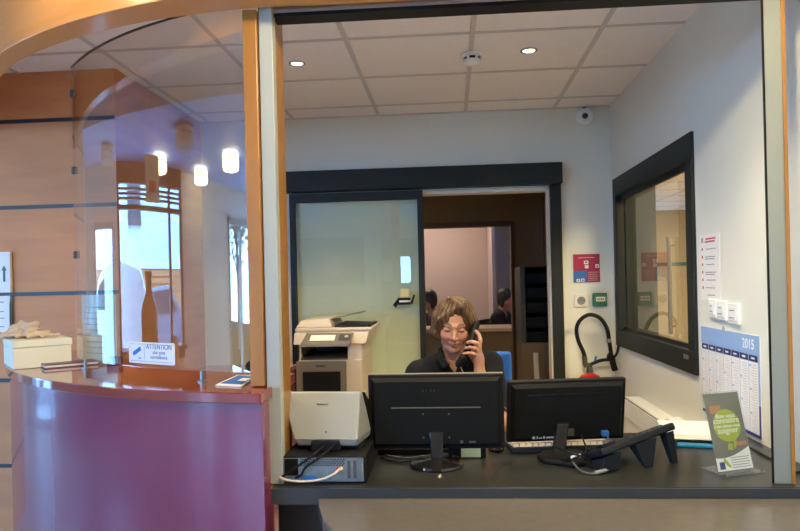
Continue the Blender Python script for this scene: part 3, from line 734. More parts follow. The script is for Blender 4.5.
# ------------------------------------------------------------------ desk phone base
t = thing('desk_phone', 'dark desk phone on a tilted stand, beside the right monitor', 'phone', (.585, 2.275, .752), (0, 0, .42), local=True)
rt = Matrix.Translation((0, 0, .074)) @ Matrix.Rotation(-.20, 4, 'Y') @ Matrix.Rotation(-.38, 4, 'X')
def tilt(mb): mb.bm.transform(rt); return mb
build(tilt(MB().box(-.165, .125, -.065, .065, -.012, .012)), 'body', M['navy_plastic'], t, bev=.006)
k = MB()
for i in range(4):
    for j in range(3): k.box(.012 + .022 * i, .028 + .022 * i, -.045 + .020 * j, -.031 + .020 * j, .012, .016)
build(tilt(k), 'keypad', M['grey_dark'], t)
build(tilt(MB().box(.012, .10, .022, .055, .0121, .0135)), 'display', M['black_gloss'], t)
for y_ in (-.045, .045): build(tilt(MB().box(-.155, -.105, y_ - .0175, y_ + .0175, .0121, .021)), 'cradle', M['black'], t)
build(MB().hexa([(-.012, -.070, 0), (.018, -.070, 0), (.016, -.055, 0), (-.010, -.055, 0)], [(-.040, -.060, .076), (.045, -.060, .092), (.045, -.025, .078), (-.040, -.025, .062)]), 'leg', M['navy_plastic'], t, bev=.002)
build(MB().hexa([(.100, -.070, 0), (.118, -.070, 0), (.118, -.050, 0), (.100, -.050, 0)], [(.080, -.060, .100), (.112, -.060, .106), (.112, -.030, .094), (.080, -.030, .088)]), 'leg', M['navy_plastic'], t, bev=.002)
build(MB().hexa([(-.165, -.055, 0), (-.10, -.055, 0), (-.10, .05, 0), (-.165, .05, 0)], [(-.155, -.055, .046), (-.09, -.055, .060), (-.09, .05, .020), (-.155, .05, .008)]), 'stand', M['navy_plastic'], t, bev=.003)

# papers
o = build(MB().obox((.885, 2.60, .7565), (.21, .27, .010), (0, 0, -.25)), 'folder', M['bluefolder'], bev=.002); tag(o, 'blue card folder under the loose papers on the right of the worktop', 'folder')
mp = thing('open_binder', 'dark open binder between the blue folder and the loose papers', 'binder', (.88, 2.58, .7617))
build(MB().obox((.88, 2.62, .7645), (.20, .25, .005), (0, 0, -.22)), 'cover', M['black'], mp)
build(MB().obox((.80, 2.57, .768), (.02, .20, .004), (0, 0, -.22)), 'spine', M['black'], mp)
pt = [('lowest', .885, 2.625, -.20, 'paper'), ('middle', .890, 2.635, -.30, 'paper_warm'), ('topmost', .882, 2.645, -.16, 'paper')]
for i, (nm, x, y, a, m_) in enumerate(pt):
    o = build(MB().obox((x, y, .7735 + .005 * i), (.19, .25, .0045), (0, 0, a)), 'paper_sheaf', M[m_])
    tag(o, nm + ' sheaf of the loose white papers on the dark binder', 'papers', 'loose papers on the worktop')

# leaflet in a clear stand
L = V((.80, 2.142, .752)); R = V((.932, 2.195, .752)); dx = (R - L).normalized(); nb = V((-dx.y, dx.x, 0)); lean = .25
up = V((0, 0, math.cos(lean))) + nb * math.sin(lean); fr = dx.cross(up)
W_ = (R - L).length; H_ = .245
def P(u_, v_, d=0): return L + dx * (u_ * W_) + up * (v_ * H_) + fr * d
def flat(poly, d0, d1):
    """thin slab in the plane of the stand; poly in unit coordinates"""
    mb = MB(); a = [mb.bm.verts.new(P(x, y, d0)) for x, y in poly]; b = [mb.bm.verts.new(P(x, y, d1)) for x, y in poly]; n = len(a)
    mb._f(a[::-1]); mb._f(b)
    for i in range(n): mb._f([a[i], a[(i + 1) % n], b[(i + 1) % n], b[i]])
    return mb
t = thing('leaflet_stand', 'clear acrylic stand leaning back at the right end of the worktop', 'leaflet stand', L)
build(flat([(0, 0), (1, 0), (1, 1), (0, 1)], .0022, .004), 'front_sheet', M['acrylic'], t)
build(flat([(0, 0), (1, 0), (1, 1), (0, 1)], -.004, -.0022), 'back_sheet', M['acrylic'], t)
ft = MB(); q = [L - fr * .0 + V((0, 0, -.0015)), R + V((0, 0, -.0015))]
ft.hexa([L - nb * .045 - dx * .012, R - nb * .045, R + nb * .07, L + nb * .07], [p + V((0, 0, .0025)) for p in (L - nb * .045 - dx * .012, R - nb * .045, R + nb * .07, L + nb * .07)])
build(ft, 'foot', M['acrylic'], t)
lf = thing('leaflet', 'grey leaflet with a lime green leaf balloon, standing in the clear acrylic stand', 'leaflet', L + V((0, 0, .003)))
build(flat([(.03, .02), (.97, .02), (.97, .98), (.03, .98)], -.001, .0005), 'card', M['slate'], lf)
circ = lambda cx, cy, rx, ry, n=30, a0=0, a1=2 * PI: [(cx + rx * math.cos(a0 + (a1 - a0) * i / n), cy + ry * math.sin(a0 + (a1 - a0) * i / n)) for i in range(n)]
build(flat(circ(.50, .57, .36, .205), .0005, .0009), 'balloon', M['lime'], lf)
build(flat([(.60, .385), (.68, .385), (.62, .28), (.57, .28)], .0005, .0009), 'balloon_stem', M['lime'], lf)
build(flat([(.40, .27), (.54, .26), (.55, .34), (.43, .35)], .0005, .0009), 'small_leaf', M['lime'], lf)
build(flat([(.12, .73), (.42, .73), (.42, .83), (.12, .83)], .0005, .0008), 'orange_patch', M['orange'], lf)
build(flat([(.62, .31), (.93, .31), (.93, .36), (.62, .36)], .0005, .0008), 'orange_patch', M['orange'], lf)
wv = [(.03, .02), (.97, .02), (.97, .29)] + [(.97 - .94 * i / 12, .29 - .115 * math.sin(PI * .62 * i / 12) - .0 * i) for i in range(1, 13)]
build(flat(wv, .0005, .0008), 'white_foot', M['paper'], lf)
build(flat([(.10, .04), (.24, .04), (.24, .13), (.10, .13)], .0008, .0011), 'emblem', M['navy'], lf)
build(flat([(.22, .12), (.36, .05), (.40, .07), (.24, .20)], .0008, .0011), 'leaf_mark', M['lime'], lf)
tl = MB()
for k in range(5): 
    a = flat([(.42, .045 + .03 * k), (.92 - .04 * (k % 2), .045 + .03 * k), (.92 - .04 * (k % 2), .055 + .03 * k), (.42, .055 + .03 * k)], .0008, .0011)
    me_ = bpy.data.meshes.new('x'); a.bm.to_mesh(me_); a.bm.free(); tl.bm.from_mesh(me_); bpy.data.meshes.remove(me_)
build(tl, 'print_lines', M['ink_grey'], lf)
for s_, v_, sz in (('Bien vous', .665, .019), ('connaître', .60, .026), ("c'est mieux vous", .545, .015), ('soigner', .475, .027)):
    text(s_, 'lettering', P(.50, v_, .0011), dx, up, sz, M['ink_white'], lf, 'CENTER')

# ------------------------------------------------------------------ reception counter clutter
t = thing('cardboard_box', 'ivory lidded cardboard box on the left end of the burgundy counter', 'box', (-1.72, 2.55, 1.0505), (0, 0, .71), local=True)
build(MB().box(.002, .212, .002, .300, 0, .083), 'body', M['cardbox'], t, bev=.002)
build(MB().box(0, .216, 0, .304, .084, .112), 'lid', M['cardbox'], t, bev=.003)
# crumpled cloth on the box
ctr = np.array([-1.79, 2.75, 1.164])
s = SDF((-1.98, 2.58, 1.155), (-1.60, 2.92, 1.26), .004)
s.ell(ctr + [0, 0, .012], (.10, .075, .014)).ell(ctr + [-.045, 0, .024], (.04, .04, .028)).ell(ctr + [.02, -.01, .036], (.032, .03, .026)).ell(ctr + [.045, -.005, .052], (.018, .018, .014))
s.cap(ctr + [-.06, -.02, .03], ctr + [-.02, 0, .058], .012, .008).cap(ctr + [-.02, 0, .058], ctr + [.0, .0, .03], .008, .012).cap(ctr + [.06, -.03, .012], ctr + [.13, .0, .008], .012, .006).cap(ctr + [-.07, -.05, .01], ctr + [-.12, -.02, .008], .012, .007)
s.wobble(lambda P_: .0055 * np.sin(70 * P_[..., 0] + 4 * np.sin(55 * P_[..., 2])) * np.sin(62 * P_[..., 1] + 3 * np.sin(60 * P_[..., 0])) + .003 * np.sin(150 * P_[..., 0] - 90 * P_[..., 2]))
s.cut(lambda P_: 1.1632 - P_[..., 2])
o = link('cloth', s.mesh('cloth'), M['beige_cloth']); tag(o, 'crumpled beige cloth lying on the ivory box lid', 'cloth')
t = thing('notebook', 'flat plum covered notebook lying on the counter beside the ivory box', 'notebook', (-1.55, 2.66, 1.0505), (0, 0, .72), local=True)
build(MB().box(-.10, .10, -.045, .05, 0, .004).box(-.10, .10, -.045, .05, .0125, .0165).box(-.10, .10, .046, .05, .004, .0125), 'cover', M['purple_card'], t)
build(MB().box(-.097, .096, -.042, .045, .0042, .0123), 'pages', M['paper_warm'], t)
# paper in a bent acrylic holder
t = thing('display_holder', 'clear bent acrylic holder standing on the counter behind the curved glass', 'display holder', (-1.47, 2.77, 1.0505))
q0 = V((-1.60, 2.84, 0)); q1 = V((-1.372, 2.69, 0)); dd = (q1 - q0).normalized(); nn = V((-dd.y, dd.x, 0))
cv = [(q0 + dd * (.272 * i / 10) - nn * (.02 * math.sin(PI * i / 10))) for i in range(11)]
build(MB().band([p[:2] for p in cv], [(p + nn * .003)[:2] for p in cv], 1.0505, 1.345), 'sheet', M['acrylic'], t)
build(MB().box(-1.40, -1.345, 2.665, 2.70, 1.0505, 1.085), 'foot', M['brownframe'], t, bev=.004)
o = build(MB().band([(p + nn * .0035)[:2] for p in cv], [(p + nn * .0048)[:2] for p in cv], 1.053, 1.335), 'information_sheet', M['paper_green']); tag(o, 'pale greenish sheet standing in the bent acrylic holder behind the glass', 'sheet')
ln = MB()
for k in range(9): ln.band([(p - nn * .0006)[:2] for p in cv[2:9]], [(p - nn * .0001)[:2] for p in cv[2:9]], 1.09 + .024 * k, 1.094 + .024 * k)
build(ln, 'print_lines', M['ink_grey'], o)
# warning plate on the glass
cx, cy = -.21, 3.79
def on_glass(a, z, d):
    R_ = 1.736 + d; q = math.radians(a); return V((cx - R_ * math.sin(q), cy - R_ * math.cos(q), z))
# plan angles of the plate ends
a0, a1 = 31.8, 24.0
pl, pr = on_glass(a0, 1.10, .004), on_glass(a1, 1.10, .004)
sd = (pr - pl).normalized(); sn = V((sd.y, -sd.x, 0)); sw = (pr - pl).length; sh = .073
t = thing('warning_sign', 'white video surveillance plate fixed to the curved glass above the counter', 'sign', pl)
def S(u_, v_, d=0): return pl + sd * u_ * sw + V((0, 0, v_ * sh)) + sn * d
def plate(poly, d0, d1):
    mb = MB(); a = [mb.bm.verts.new(S(x, y, d0)) for x, y in poly]; b = [mb.bm.verts.new(S(x, y, d1)) for x, y in poly]; n = len(a)
    mb._f(a[::-1]); mb._f(b)
    for i in range(n): mb._f([a[i], a[(i + 1) % n], b[(i + 1) % n], b[i]])
    return mb
build(plate([(.02, 0), (.98, 0), (1, .04), (1, .96), (.98, 1), (.02, 1), (0, .96), (0, .04)], .001, .004), 'plate', M['paper'], t)
fr_ = plate([(.03, .10), (.97, .10), (.97, .12), (.03, .12)], .004, .0045)
build(fr_, 'border_line', M['ink_grey'], t)
build(plate([(.03, .90), (.97, .90), (.97, .92), (.03, .92)], .004, .0045), 'border_line', M['ink_grey'], t)
build(plate([(.345, .2), (.352, .2), (.352, .85), (.345, .85)], .004, .0045), 'divider', M['ink_grey'], t)
build(plate([(.09, .42), (.12, .36), (.28, .62), (.26, .80), (.10, .54)], .004, .005), 'camera_symbol', M['blue'], t)
for s_, v_, sz in (('ATTENTION', .70, .0235), ('site sous', .47, .0185), ('surveillance', .25, .0185)):
    text(s_, 'lettering', S(.67, v_, .0042), sd, (0, 0, 1), sz, M['navy'], t, 'CENTER', .0003)
text('vidéo', 'lettering', S(.245, .22, .0042), sd, (0, 0, 1), .0075, M['navy'], t, 'CENTER', .0003)
o = build(MB().prism([(-.735, 2.095), (-.625, 2.045), (-.60, 2.12), (-.70, 2.24), (-.765, 2.30)][::-1], 1.0505, 1.0535) if False else MB().hexa([(-.735, 2.062, 1.0507), (-.645, 2.035, 1.0507), (-.655, 2.255, 1.0507), (-.735, 2.29, 1.0507)], [(-.735, 2.062, 1.0547), (-.645, 2.035, 1.0547), (-.655, 2.255, 1.0547), (-.735, 2.29, 1.0547)]), 'leaflet', [M['paper']])
tag(o, 'blue and white leaflet lying on the burgundy counter by the timber post', 'leaflet')
build(MB().hexa([(-.728, 2.085, 1.0549), (-.650, 2.06, 1.0549), (-.658, 2.245, 1.0549), (-.728, 2.275, 1.0549)], [(-.728, 2.085, 1.0553), (-.650, 2.06, 1.0553), (-.658, 2.245, 1.0553), (-.728, 2.275, 1.0553)]), 'blue_print', M['leaflet_blue'], o)
build(MB().hexa([(-.69, 2.14, 1.0554), (-.66, 2.13, 1.0554), (-.66, 2.19, 1.0554), (-.69, 2.20, 1.0554)], [(-.69, 2.14, 1.0557), (-.66, 2.13, 1.0557), (-.66, 2.19, 1.0557), (-.69, 2.20, 1.0557)]), 'white_print', M['paper'], o)
# cards on the panelled wall
t = thing('direction_sign', 'white sign with an upward arrow on the timber panelled wall', 'sign', (-2.45, 3.45, 1.36))
build(MB().box(-2.62, -2.322, 3.437, 3.4545, 1.353, 1.568), 'plate', M['paper'], t)
build(MB().box(-2.361, -2.349, 3.435, 3.4369, 1.410, 1.470), 'arrow_shaft', M['teal_ink'], t)
ah = MB(); ah.hexa([(-2.369, 3.435, 1.470), (-2.341, 3.435, 1.470), (-2.341, 3.4369, 1.470), (-2.369, 3.4369, 1.470)], [(-2.3555, 3.435, 1.495), (-2.3545, 3.435, 1.495), (-2.3545, 3.4369, 1.495), (-2.3555, 3.4369, 1.495)]); build(ah, 'arrow_head', M['teal_ink'], t)
text('ue', 'lettering', (-2.40, 3.4365, 1.446), (1, 0, 0), (0, 0, 1), .022, M['ink'], t); text('er', 'lettering', (-2.402, 3.4365, 1.412), (1, 0, 0), (0, 0, 1), .022, M['ink'], t)
o = thing('notice_holder', 'white notice in a curved clear holder below the arrow sign', 'notice', (-2.45, 3.44, 1.11))
cv2 = [(-2.62 + .29 * i / 8, 3.452, 0) for i in range(9)]
pv = MB(); prof = [(3.4505, 1.335), (3.443, 1.30), (3.440, 1.25), (3.440, 1.20), (3.444, 1.15), (3.4505, 1.11)]
for (y0, z0), (y1, z1) in zip(prof, prof[1:]): pv.hexa([(-2.62, y1 - .003, z1), (-2.332, y1 - .003, z1), (-2.332, y1, z1), (-2.62, y1, z1)], [(-2.62, y0 - .003, z0), (-2.332, y0 - .003, z0), (-2.332, y0, z0), (-2.62, y0, z0)])
build(pv, 'sheet', M['paper'], o)
build(MB().box(-2.332, -2.322, 3.447, 3.4545, 1.10, 1.335), 'side_rail', M['teal_ink'], o)
ln = MB()
for z in (1.30, 1.25, 1.215, 1.17): ln.box(-2.46, -2.36, 3.4352, 3.4366, z, z + .005)
build(ln, 'print_lines', M['ink_grey'], o)
# ------------------------------------------------------------------ copier
t = thing('photocopier', 'beige office photocopier with a grey brown front and a paper tray on its lid', 'photocopier', (-.70, 4.15, 0))
fx0, fx1, fy0, fy1 = -.905, -.522, 3.90, 4.42
build(MB().box(fx0 + .01, fx1, fy0 + .012, fy1, .03, .918), 'body', M['cream'], t, bev=.006)
build(MB().box(fx0, -.612, fy0 - .004, fy0 + .0115, .60, .912), 'front_door', M['taupe'], t, bev=.003)
build(MB().box(-.865, -.645, fy0 - .016, fy0 - .0045, .60, .852), 'manual_tray', M['black'], t, bev=.004)
build(MB().box(-.79, -.735, fy0 - .007, fy0 - .0045, .878, .890), 'door_catch', M['grey_dark'], t)
for k in range(2): 
    dr = build(MB().box(fx0, fx1 - .002, fy0 - .004, fy0 + .0115, .05 + .275 * k, .315 + .275 * k), 'paper_drawer', M['taupe'], t, bev=.004)
    build(MB().box(-.78, -.65, fy0 - .010, fy0 - .0045, .255 + .275 * k, .28 + .275 * k), 'drawer_grip', M['grey_dark'], dr)
# output bay
ob = MB().box(fx0 + .02, -.88, fy0 + .02, fy1, .9185, 1.005).box(-.605, fx1, fy0 + .03, fy1, .9185, 1.005).box(-.879, -.606, fy1 - .12, fy1, .9185, 1.005)
build(ob, 'bay_walls', M['cream'], t)
build(MB().hexa([(-.879, fy0 + .01, .9185), (-.606, fy0 + .01, .9185), (-.606, fy1 - .121, .9185), (-.879, fy1 - .121, .9185)], [(-.879, fy0 + .01, .925), (-.606, fy0 + .01, .925), (-.606, fy1 - .121, .955), (-.879, fy1 - .121, .955)]), 'output_tray', M['grey_dark'], t)
build(MB().box(-.80, -.68, fy0 + .10, fy0 + .28, .962, .985), 'output_flap', M['black'], t)
# scanner head and slanted panel
build(MB().hexa([(fx0 - .02, fy0 + .02, 1.006), (fx1 + .025, fy0 + .02, 1.006), (fx1 + .025, fy1, 1.006), (fx0 - .02, fy1, 1.006)], [(fx0 - .02, fy0 + .05, 1.075), (fx1 + .04, fy0 + .05, 1.075), (fx1 + .04, fy1, 1.075), (fx0 - .02, fy1, 1.075)]), 'scanner_head', M['cream'], t, bev=.006)
cp = build(MB().hexa([(-.868, fy0 - .065, 1.000), (-.585, fy0 - .065, 1.000), (-.585, fy0 + .025, 1.006), (-.868, fy0 + .025, 1.006)], [(-.862, fy0 - .060, 1.022), (-.575, fy0 - .060, 1.022), (-.568, fy0 + .048, 1.073), (-.850, fy0 + .048, 1.073)]), 'control_panel', M['taupe'], t, bev=.003)
def pan(u_, v_, d=0.001): return V((-.862 + .287 * u_, fy0 - .060 + .108 * v_, 1.022 + .051 * v_)) + V((0, -.42, .9)) * d
for nm, (u0, u1, v0, v1), m_ in (('touch_screen', (.16, .66, .22, .72), 'screen'), ('key_panel', (.74, .98, .2, .8), 'grey_dark')):
    build(MB().hexa([pan(u0, v0), pan(u1, v0), pan(u1, v1), pan(u0, v1)], [pan(u0, v0, .003), pan(u1, v0, .003), pan(u1, v1, .003), pan(u0, v1, .003)]), nm, M[m_], cp)
build(MB().cyl(pan(.89, .55, .003), pan(.89, .55, .006), .012, n=16), 'start_key', M['cream'], cp)
# document feeder lid and tray
build(MB().box(fx0 - .018, fx1 + .055, fy0 + .06, fy1, 1.077, 1.100), 'lid', M['cream'], t, bev=.008, seg=3)
build(MB().hexa([(fx0 - .018, fy0 + .07, 1.1005), (-.70, fy0 + .07, 1.1005), (-.70, fy1, 1.1005), (fx0 - .018, fy1, 1.1005)], [(fx0 + .01, fy0 + .10, 1.145), (-.725, fy0 + .10, 1.155), (-.725, fy1 - .03, 1.155), (fx0 + .01, fy1 - .03, 1.145)]), 'feeder', M['cream'], t, bev=.01, seg=3)
build(MB().hexa([(-.695, fy0 + .09, 1.1008), (-.50, fy0 + .09, 1.1008), (-.50, fy1 - .02, 1.1008), (-.695, fy1 - .02, 1.1008)], [(-.685, fy0 + .11, 1.118), (-.50, fy0 + .11, 1.108), (-.50, fy1 - .04, 1.108), (-.685, fy1 - .04, 1.118)]), 'lid_recess', M['black'], t, bev=.006)
build(MB().hexa([(-.72, fy0 + .14, 1.148), (-.545, fy0 + .14, 1.178), (-.545, fy1 - .08, 1.178), (-.72, fy1 - .08, 1.148)], [(-.72, fy0 + .14, 1.152), (-.545, fy0 + .14, 1.183), (-.545, fy1 - .08, 1.183), (-.72, fy1 - .08, 1.152)]), 'document_tray', M['taupe'], t, bev=.002)
build(MB().box(-.495, -.478, fy0 + .10, fy1 - .05, 1.1005, 1.112), 'lid_grip', M['black'], t)
t = thing('red_cabinet', 'dark red low cabinet between the timber jamb and the photocopier', 'cabinet', (-1.05, 3.2, 0))
build(MB().box(-1.25, -.80, 2.95, 3.40, 0, .93), 'body', M['burgundy'], t, bev=.003)
build(MB().box(-1.26, -.79, 2.94, 3.41, .9302, .955), 'top', M['burg_top'], t, bev=.003)
build(MB().box(-1.245, -.805, 2.935, 2.9495, .03, .92), 'door', M['burgundy'], t, bev=.003)

# ------------------------------------------------------------------ fire extinguisher
t = thing('fire_extinguisher', 'red fire extinguisher with a black hose arching over it in the office corner', 'fire extinguisher', (.915, 4.57, 0))
ex, ey = .905, 4.575
build(MB().lathe([(.001, .02), (.072, .02), (.082, .035), (.082, .655), (.077, .690), (.060, .712), (.034, .724), (.024, .732), (.001, .732)], (ex, ey, 0), 32), 'cylinder', M['red'], t)
build(MB().lathe([(.0835, .30), (.0835, .48)], (ex, ey, 0), 32), 'label_sticker', M['paper_warm'], t)
build(MB().cyl((ex, ey, .728), (ex, ey, .775), .022, .018).obox((ex - .012, ey, .782), (.055, .03, .03)), 'valve', M['grey_dark'], t, bev=.003)
build(MB().tube([(ex + .005, ey - .02, .790), (ex + .06, ey - .02, .812), (ex + .105, ey - .02, .818), (ex + .150, ey - .015, .815)], .011, 10), 'lever', M['black'], t)
build(MB().obox((ex + .035, ey - .018, .818), (.014, .014, .05), (0, .15, 0)), 'safety_pin', M['blue'], t, bev=.003, label='blue safety pin')
build(MB().tube([(ex - .025, ey, .79), (ex - .035, ey, .86), (ex - .068, ey, .94), (ex - .080, ey, 1.02), (ex - .055, ey, 1.08), (ex + .005, ey, 1.115), (ex + .07, ey, 1.095), (ex + .115, ey, 1.03), (ex + .130, ey, .95), (ex + .140, ey, .86), (ex + .145, ey, .83)], .013, 12), 'hose', M['black'], t)
build(MB().cyl((ex - .028, ey, .785), (ex - .031, ey, .83), .017).cyl((ex - .031, ey, .83), (ex - .033, ey, .842), .0165), 'hose_coupling', M['grey_dark'], t)
build(MB().cyl((ex + .127, ey, .955), (ex + .130, ey, .930), .0150), 'hose_band', M['offwhite'], t)
nz = MB().tube([(ex + .145, ey, .845), (ex + .15, ey, .80), (ex + .165, ey, .745)], .020, 12).cyl((ex + .118, ey, .845), (ex + .145, ey, .835), .018).tube([(ex + .150, ey, .82), (ex + .178, ey - .005, .86), (ex + .188, ey - .02, .93), (ex + .192, ey - .05, .95)], .008, 8)
build(nz, 'nozzle', M['black'], t)

# ------------------------------------------------------------------ convector on the right wall
t = thing('heater', 'white slotted wall heater under the hatch window', 'heater', (1.05, 3.7, .20))
build(MB().box(1.012, 1.099, 3.40, 4.10, .20, .655), 'casing', M['white'], t, bev=.006)
g = MB().box(1.006, 1.0118, 3.41, 4.09, .545, .648, 1)
for k in range(8): g.box(1.0005, 1.006, 3.41, 4.09, .546 + .0132 * k, .5515 + .0132 * k)
for k in range(23): g.box(.9995, 1.006, 3.41 + .0305 * k, 3.414 + .0305 * k, .545, .648)
build(g, 'grille', [M['white'], M['ink']], t)
build(MB().box(1.03, 1.099, 3.10, 3.397, .60, .675), 'control_box', M['white'], t, bev=.008)
build(MB().cyl((1.03, 3.16, .635), (1.018, 3.16, .635), .018, n=18), 'thermostat_knob', M['offwhite'], t)

# ------------------------------------------------------------------ things on the walls
t = thing('poster', 'small square crimson poster with a blue corner on the back wall', 'poster', (.924, 4.699, 1.42))
px0, px1, pz0, pz1 = .836, 1.012, 1.329, 1.520
build(MB().box(px0, px1, 4.694, 4.699, pz0, pz1), 'sheet', M['magenta'], t)
build(MB().box(px0, px0 + .088, 4.6925, 4.6938, pz0, pz0 + .08), 'blue_corner', M['blue'], t)
q = MB().box(px0 + .070, px0 + .100, 4.692, 4.6932, pz1 - .068, pz1 - .044).box(px0 + .076, px0 + .100, 4.692, 4.6932, pz1 - .096, pz1 - .074).box(px0 + .146, px0 + .170, 4.692, 4.6932, pz1 - .094, pz1 - .070).box(px0 + .018, px0 + .042, 4.691, 4.6922, pz0 + .004, pz0 + .024).box(px0 + .048, px0 + .070, 4.691, 4.6922, pz0 + .004, pz0 + .026)
build(q, 'white_pictogram', M['paper'], t)
q = MB().box(px0 + .078, px0 + .090, 4.6912, 4.6919, pz1 - .060, pz1 - .050).box(px0 + .155, px0 + .163, 4.6912, 4.6919, pz1 - .090, pz1 - .078).box(px0 + .026, px0 + .034, 4.690, 4.6909, pz0 + .010, pz0 + .018).box(px0 + .055, px0 + .064, 4.690, 4.6909, pz0 + .008, pz0 + .020)
build(q, 'black_pictogram', M['ink'], t)
q = MB()
for k in range(5): q.box(px0 + .097, px0 + .166 - .008 * (k % 2), 4.692, 4.6932, pz0 + .012 + .0135 * k, pz0 + .0155 + .0135 * k)
q.box(px0 + .03, px0 + .14, 4.692, 4.6932, pz1 - .026, pz1 - .021)
build(q, 'print_lines', M['pinkwall'], t)
t = thing('wall_socket', 'white power socket on the back wall under the crimson poster', 'socket', (.882, 4.699, 1.206))
build(MB().box(.838, .926, 4.686, 4.699, 1.162, 1.250), 'plate', M['paper_warm'], t, bev=.005)
build(MB().torus((.882, 4.6855, 1.206), (0, 1, 0), .024, .004, 28, 8).cyl((.882, 4.6865, 1.206), (.882, 4.684, 1.206), .022), 'well', M['offwhite'], t)
build(MB().cyl((.872, 4.6839, 1.206), (.872, 4.682, 1.206), .003, n=8).cyl((.892, 4.6839, 1.206), (.892, 4.682, 1.206), .003, n=8).cyl((.882, 4.6839, 1.216), (.882, 4.678, 1.216), .003, n=8), 'pin_hole', M['grey_dark'], t)
t = thing('call_point', 'green emergency call point box beside the white socket', 'call point', (1.003, 4.699, 1.21))
build(MB().box(.958, 1.048, 4.655, 4.699, 1.165, 1.256), 'housing', M['green'], t, bev=.006)
build(MB().box(.974, 1.034, 4.652, 4.6546, 1.199, 1.230), 'push_plate', M['paper_warm'], t)
q = MB()
for k in range(4): q.box(.981 + .012 * k, .990 + .012 * k, 4.651, 4.6518, 1.210, 1.219)
build(q, 'lettering_marks', M['ink'], t)
build(MB().cyl((.985, 4.6552, 1.244), (.985, 4.652, 1.244), .005, n=12).cyl((1.012, 4.6552, 1.244), (1.012, 4.652, 1.244), .005, n=12), 'indicator', M['grey_line'], t)

XW = 1.0995
t = thing('switch', 'white light switch on the right wall, farthest of three above the calendar', 'switch', (XW, 2.935, 1.2), group='white wall switches')
def sw(t, y0, y1, z0, z1):
    build(MB().box(XW - .012, XW, y0, y1, z0, z1), 'plate', M['white'], t, bev=.003)
    r_ = build(MB().box(XW - .0155, XW - .0122, y0 + .012, y1 - .012, z0 + .014, z1 - .014), 'rocker', M['white'], t, bev=.0015)
    build(MB().box(XW - .0162, XW - .0156, y0 + .028, y1 - .028, z1 - .030, z1 - .026).box(XW - .0162, XW - .0156, y0 + .026, y1 - .026, z0 + .024, z0 + .028), 'mark', M['ink_grey'], r_)
sw(t, 2.893, 2.972, 1.182, 1.258)
t = thing('switch', 'white light switch on the right wall, middle of three above the calendar', 'switch', (XW, 2.84, 1.2), group='white wall switches'); sw(t, 2.795, 2.886, 1.176, 1.254)
t = thing('switch', 'white light switch on the right wall, nearest of three above the calendar', 'switch', (XW, 2.72, 1.2), group='white wall switches'); sw(t, 2.672, 2.772, 1.166, 1.248)

t = thing('notice', 'white printed notice with a red heading on the right wall beside the hatch window', 'notice', (XW, 2.97, 1.39))
build(MB().box(XW - .002, XW, 2.862, 3.078, 1.252, 1.534), 'sheet', M['paper'], t)
q = MB()
for z, y0, y1 in ((1.510, 2.90, 3.01), (1.498, 2.91, 3.02)): q.box(XW - .0028, XW - .0022, y0, y1, z, z + .007)
for k in range(6): q.box(XW - .0028, XW - .0022, 3.045, 3.058, 1.465 - .033 * k, 1.477 - .033 * k)
build(q, 'red_print', M['ink_red'], t)
q = MB().box(XW - .0028, XW - .0022, 3.04, 3.06, 1.500, 1.520)
for k in range(6):
    q.box(XW - .0028, XW - .0022, 2.90 + .01 * (k % 3), 3.02 - .012 * ((k + 1) % 2), 1.468 - .033 * k, 1.472 - .033 * k)
    if k in (1, 3): q.box(XW - .0028, XW - .0022, 2.92, 3.02, 1.459 - .033 * k, 1.463 - .033 * k)
q.box(XW - .0028, XW - .0022, 2.92, 3.0, 1.272, 1.276)
build(q, 'print_lines', M['ink_grey'], t)

# year planner
cy0, cy1, cz0, cz1 = 2.518, 3.085, .765, 1.136
t = thing('calendar', 'large 2015 wall calendar with a light blue heading on the right wall', 'calendar', (XW, 2.8, .95))
build(MB().box(XW - .003, XW, cy0, cy1, cz0, cz1), 'board', M['paper'], t)
build(MB().box(XW - .004, XW - .0031, cy0 + .014, cy1, cz1 - .072, cz1), 'heading_band', M['lblue'], t)
build(MB().box(XW - .004, XW - .0031, cy0, cy0 + .0138, cz0 + .12, cz1), 'side_band', M['lblue'], t)
build(MB().box(XW - .004, XW - .0031, cy0, cy0 + .0138, cz0, cz0 + .119).box(XW - .004, XW - .0031, cy0 + .0138, cy1, cz0, cz0 + .012), 'navy_border', M['navy'], t)
cols = 7; x_w = (cy1 - cy0 - .02) / cols
mo = MB(); ml = MB(); hb = MB(); sep = MB(); fd = mat('faint day print', (.60, .60, .66), .7)
for i in range(cols):
    ya = cy0 + .018 + x_w * i; yb = ya + x_w - .006
    mo.box(XW - .0042, XW - .0032, ya, yb, cz1 - .096, cz1 - .073)
    ml.box(XW - .0050, XW - .0043, ya + .022, yb - .022, cz1 - .088, cz1 - .081)
    sep.box(XW - .0036, XW - .0031, yb + .002, yb + .0035, cz0 + .014, cz1 - .098)
    dl = MB()
    for k in range(26):
        z = cz1 - .108 - .0098 * k
        if z < cz0 + .016: break
        dl.box(XW - .0036, XW - .0031, ya + .010, yb - .012 - .018 * ((k * 7 + i * 3) % 3) / 2, z - .003, z)
        if (k * 5 + i * 11) % 9 == 0: hb.box(XW - .0040, XW - .0032, yb - .016, yb - .004, z - .008, z)
    build(dl, 'day_column', fd, t)
build(mo, 'month_bar', M['navy'], t); build(ml, 'month_name', M['ink_white'], t); build(sep, 'column_rule', M['ink_grey'], t)
build(hb, 'holiday_mark', M['lblue'], t)
text('2015', 'lettering', (XW - .0042, cy0 + .145, cz1 - .052), (0, -1, 0), (0, 0, 1), .052, M['ink_white'], t)
build(MB().torus((XW - .003, 2.84, cz1 + .006), (1, 0, 0), .008, .0015, 16, 6), 'hanging_eyelet', M['steel'], t)

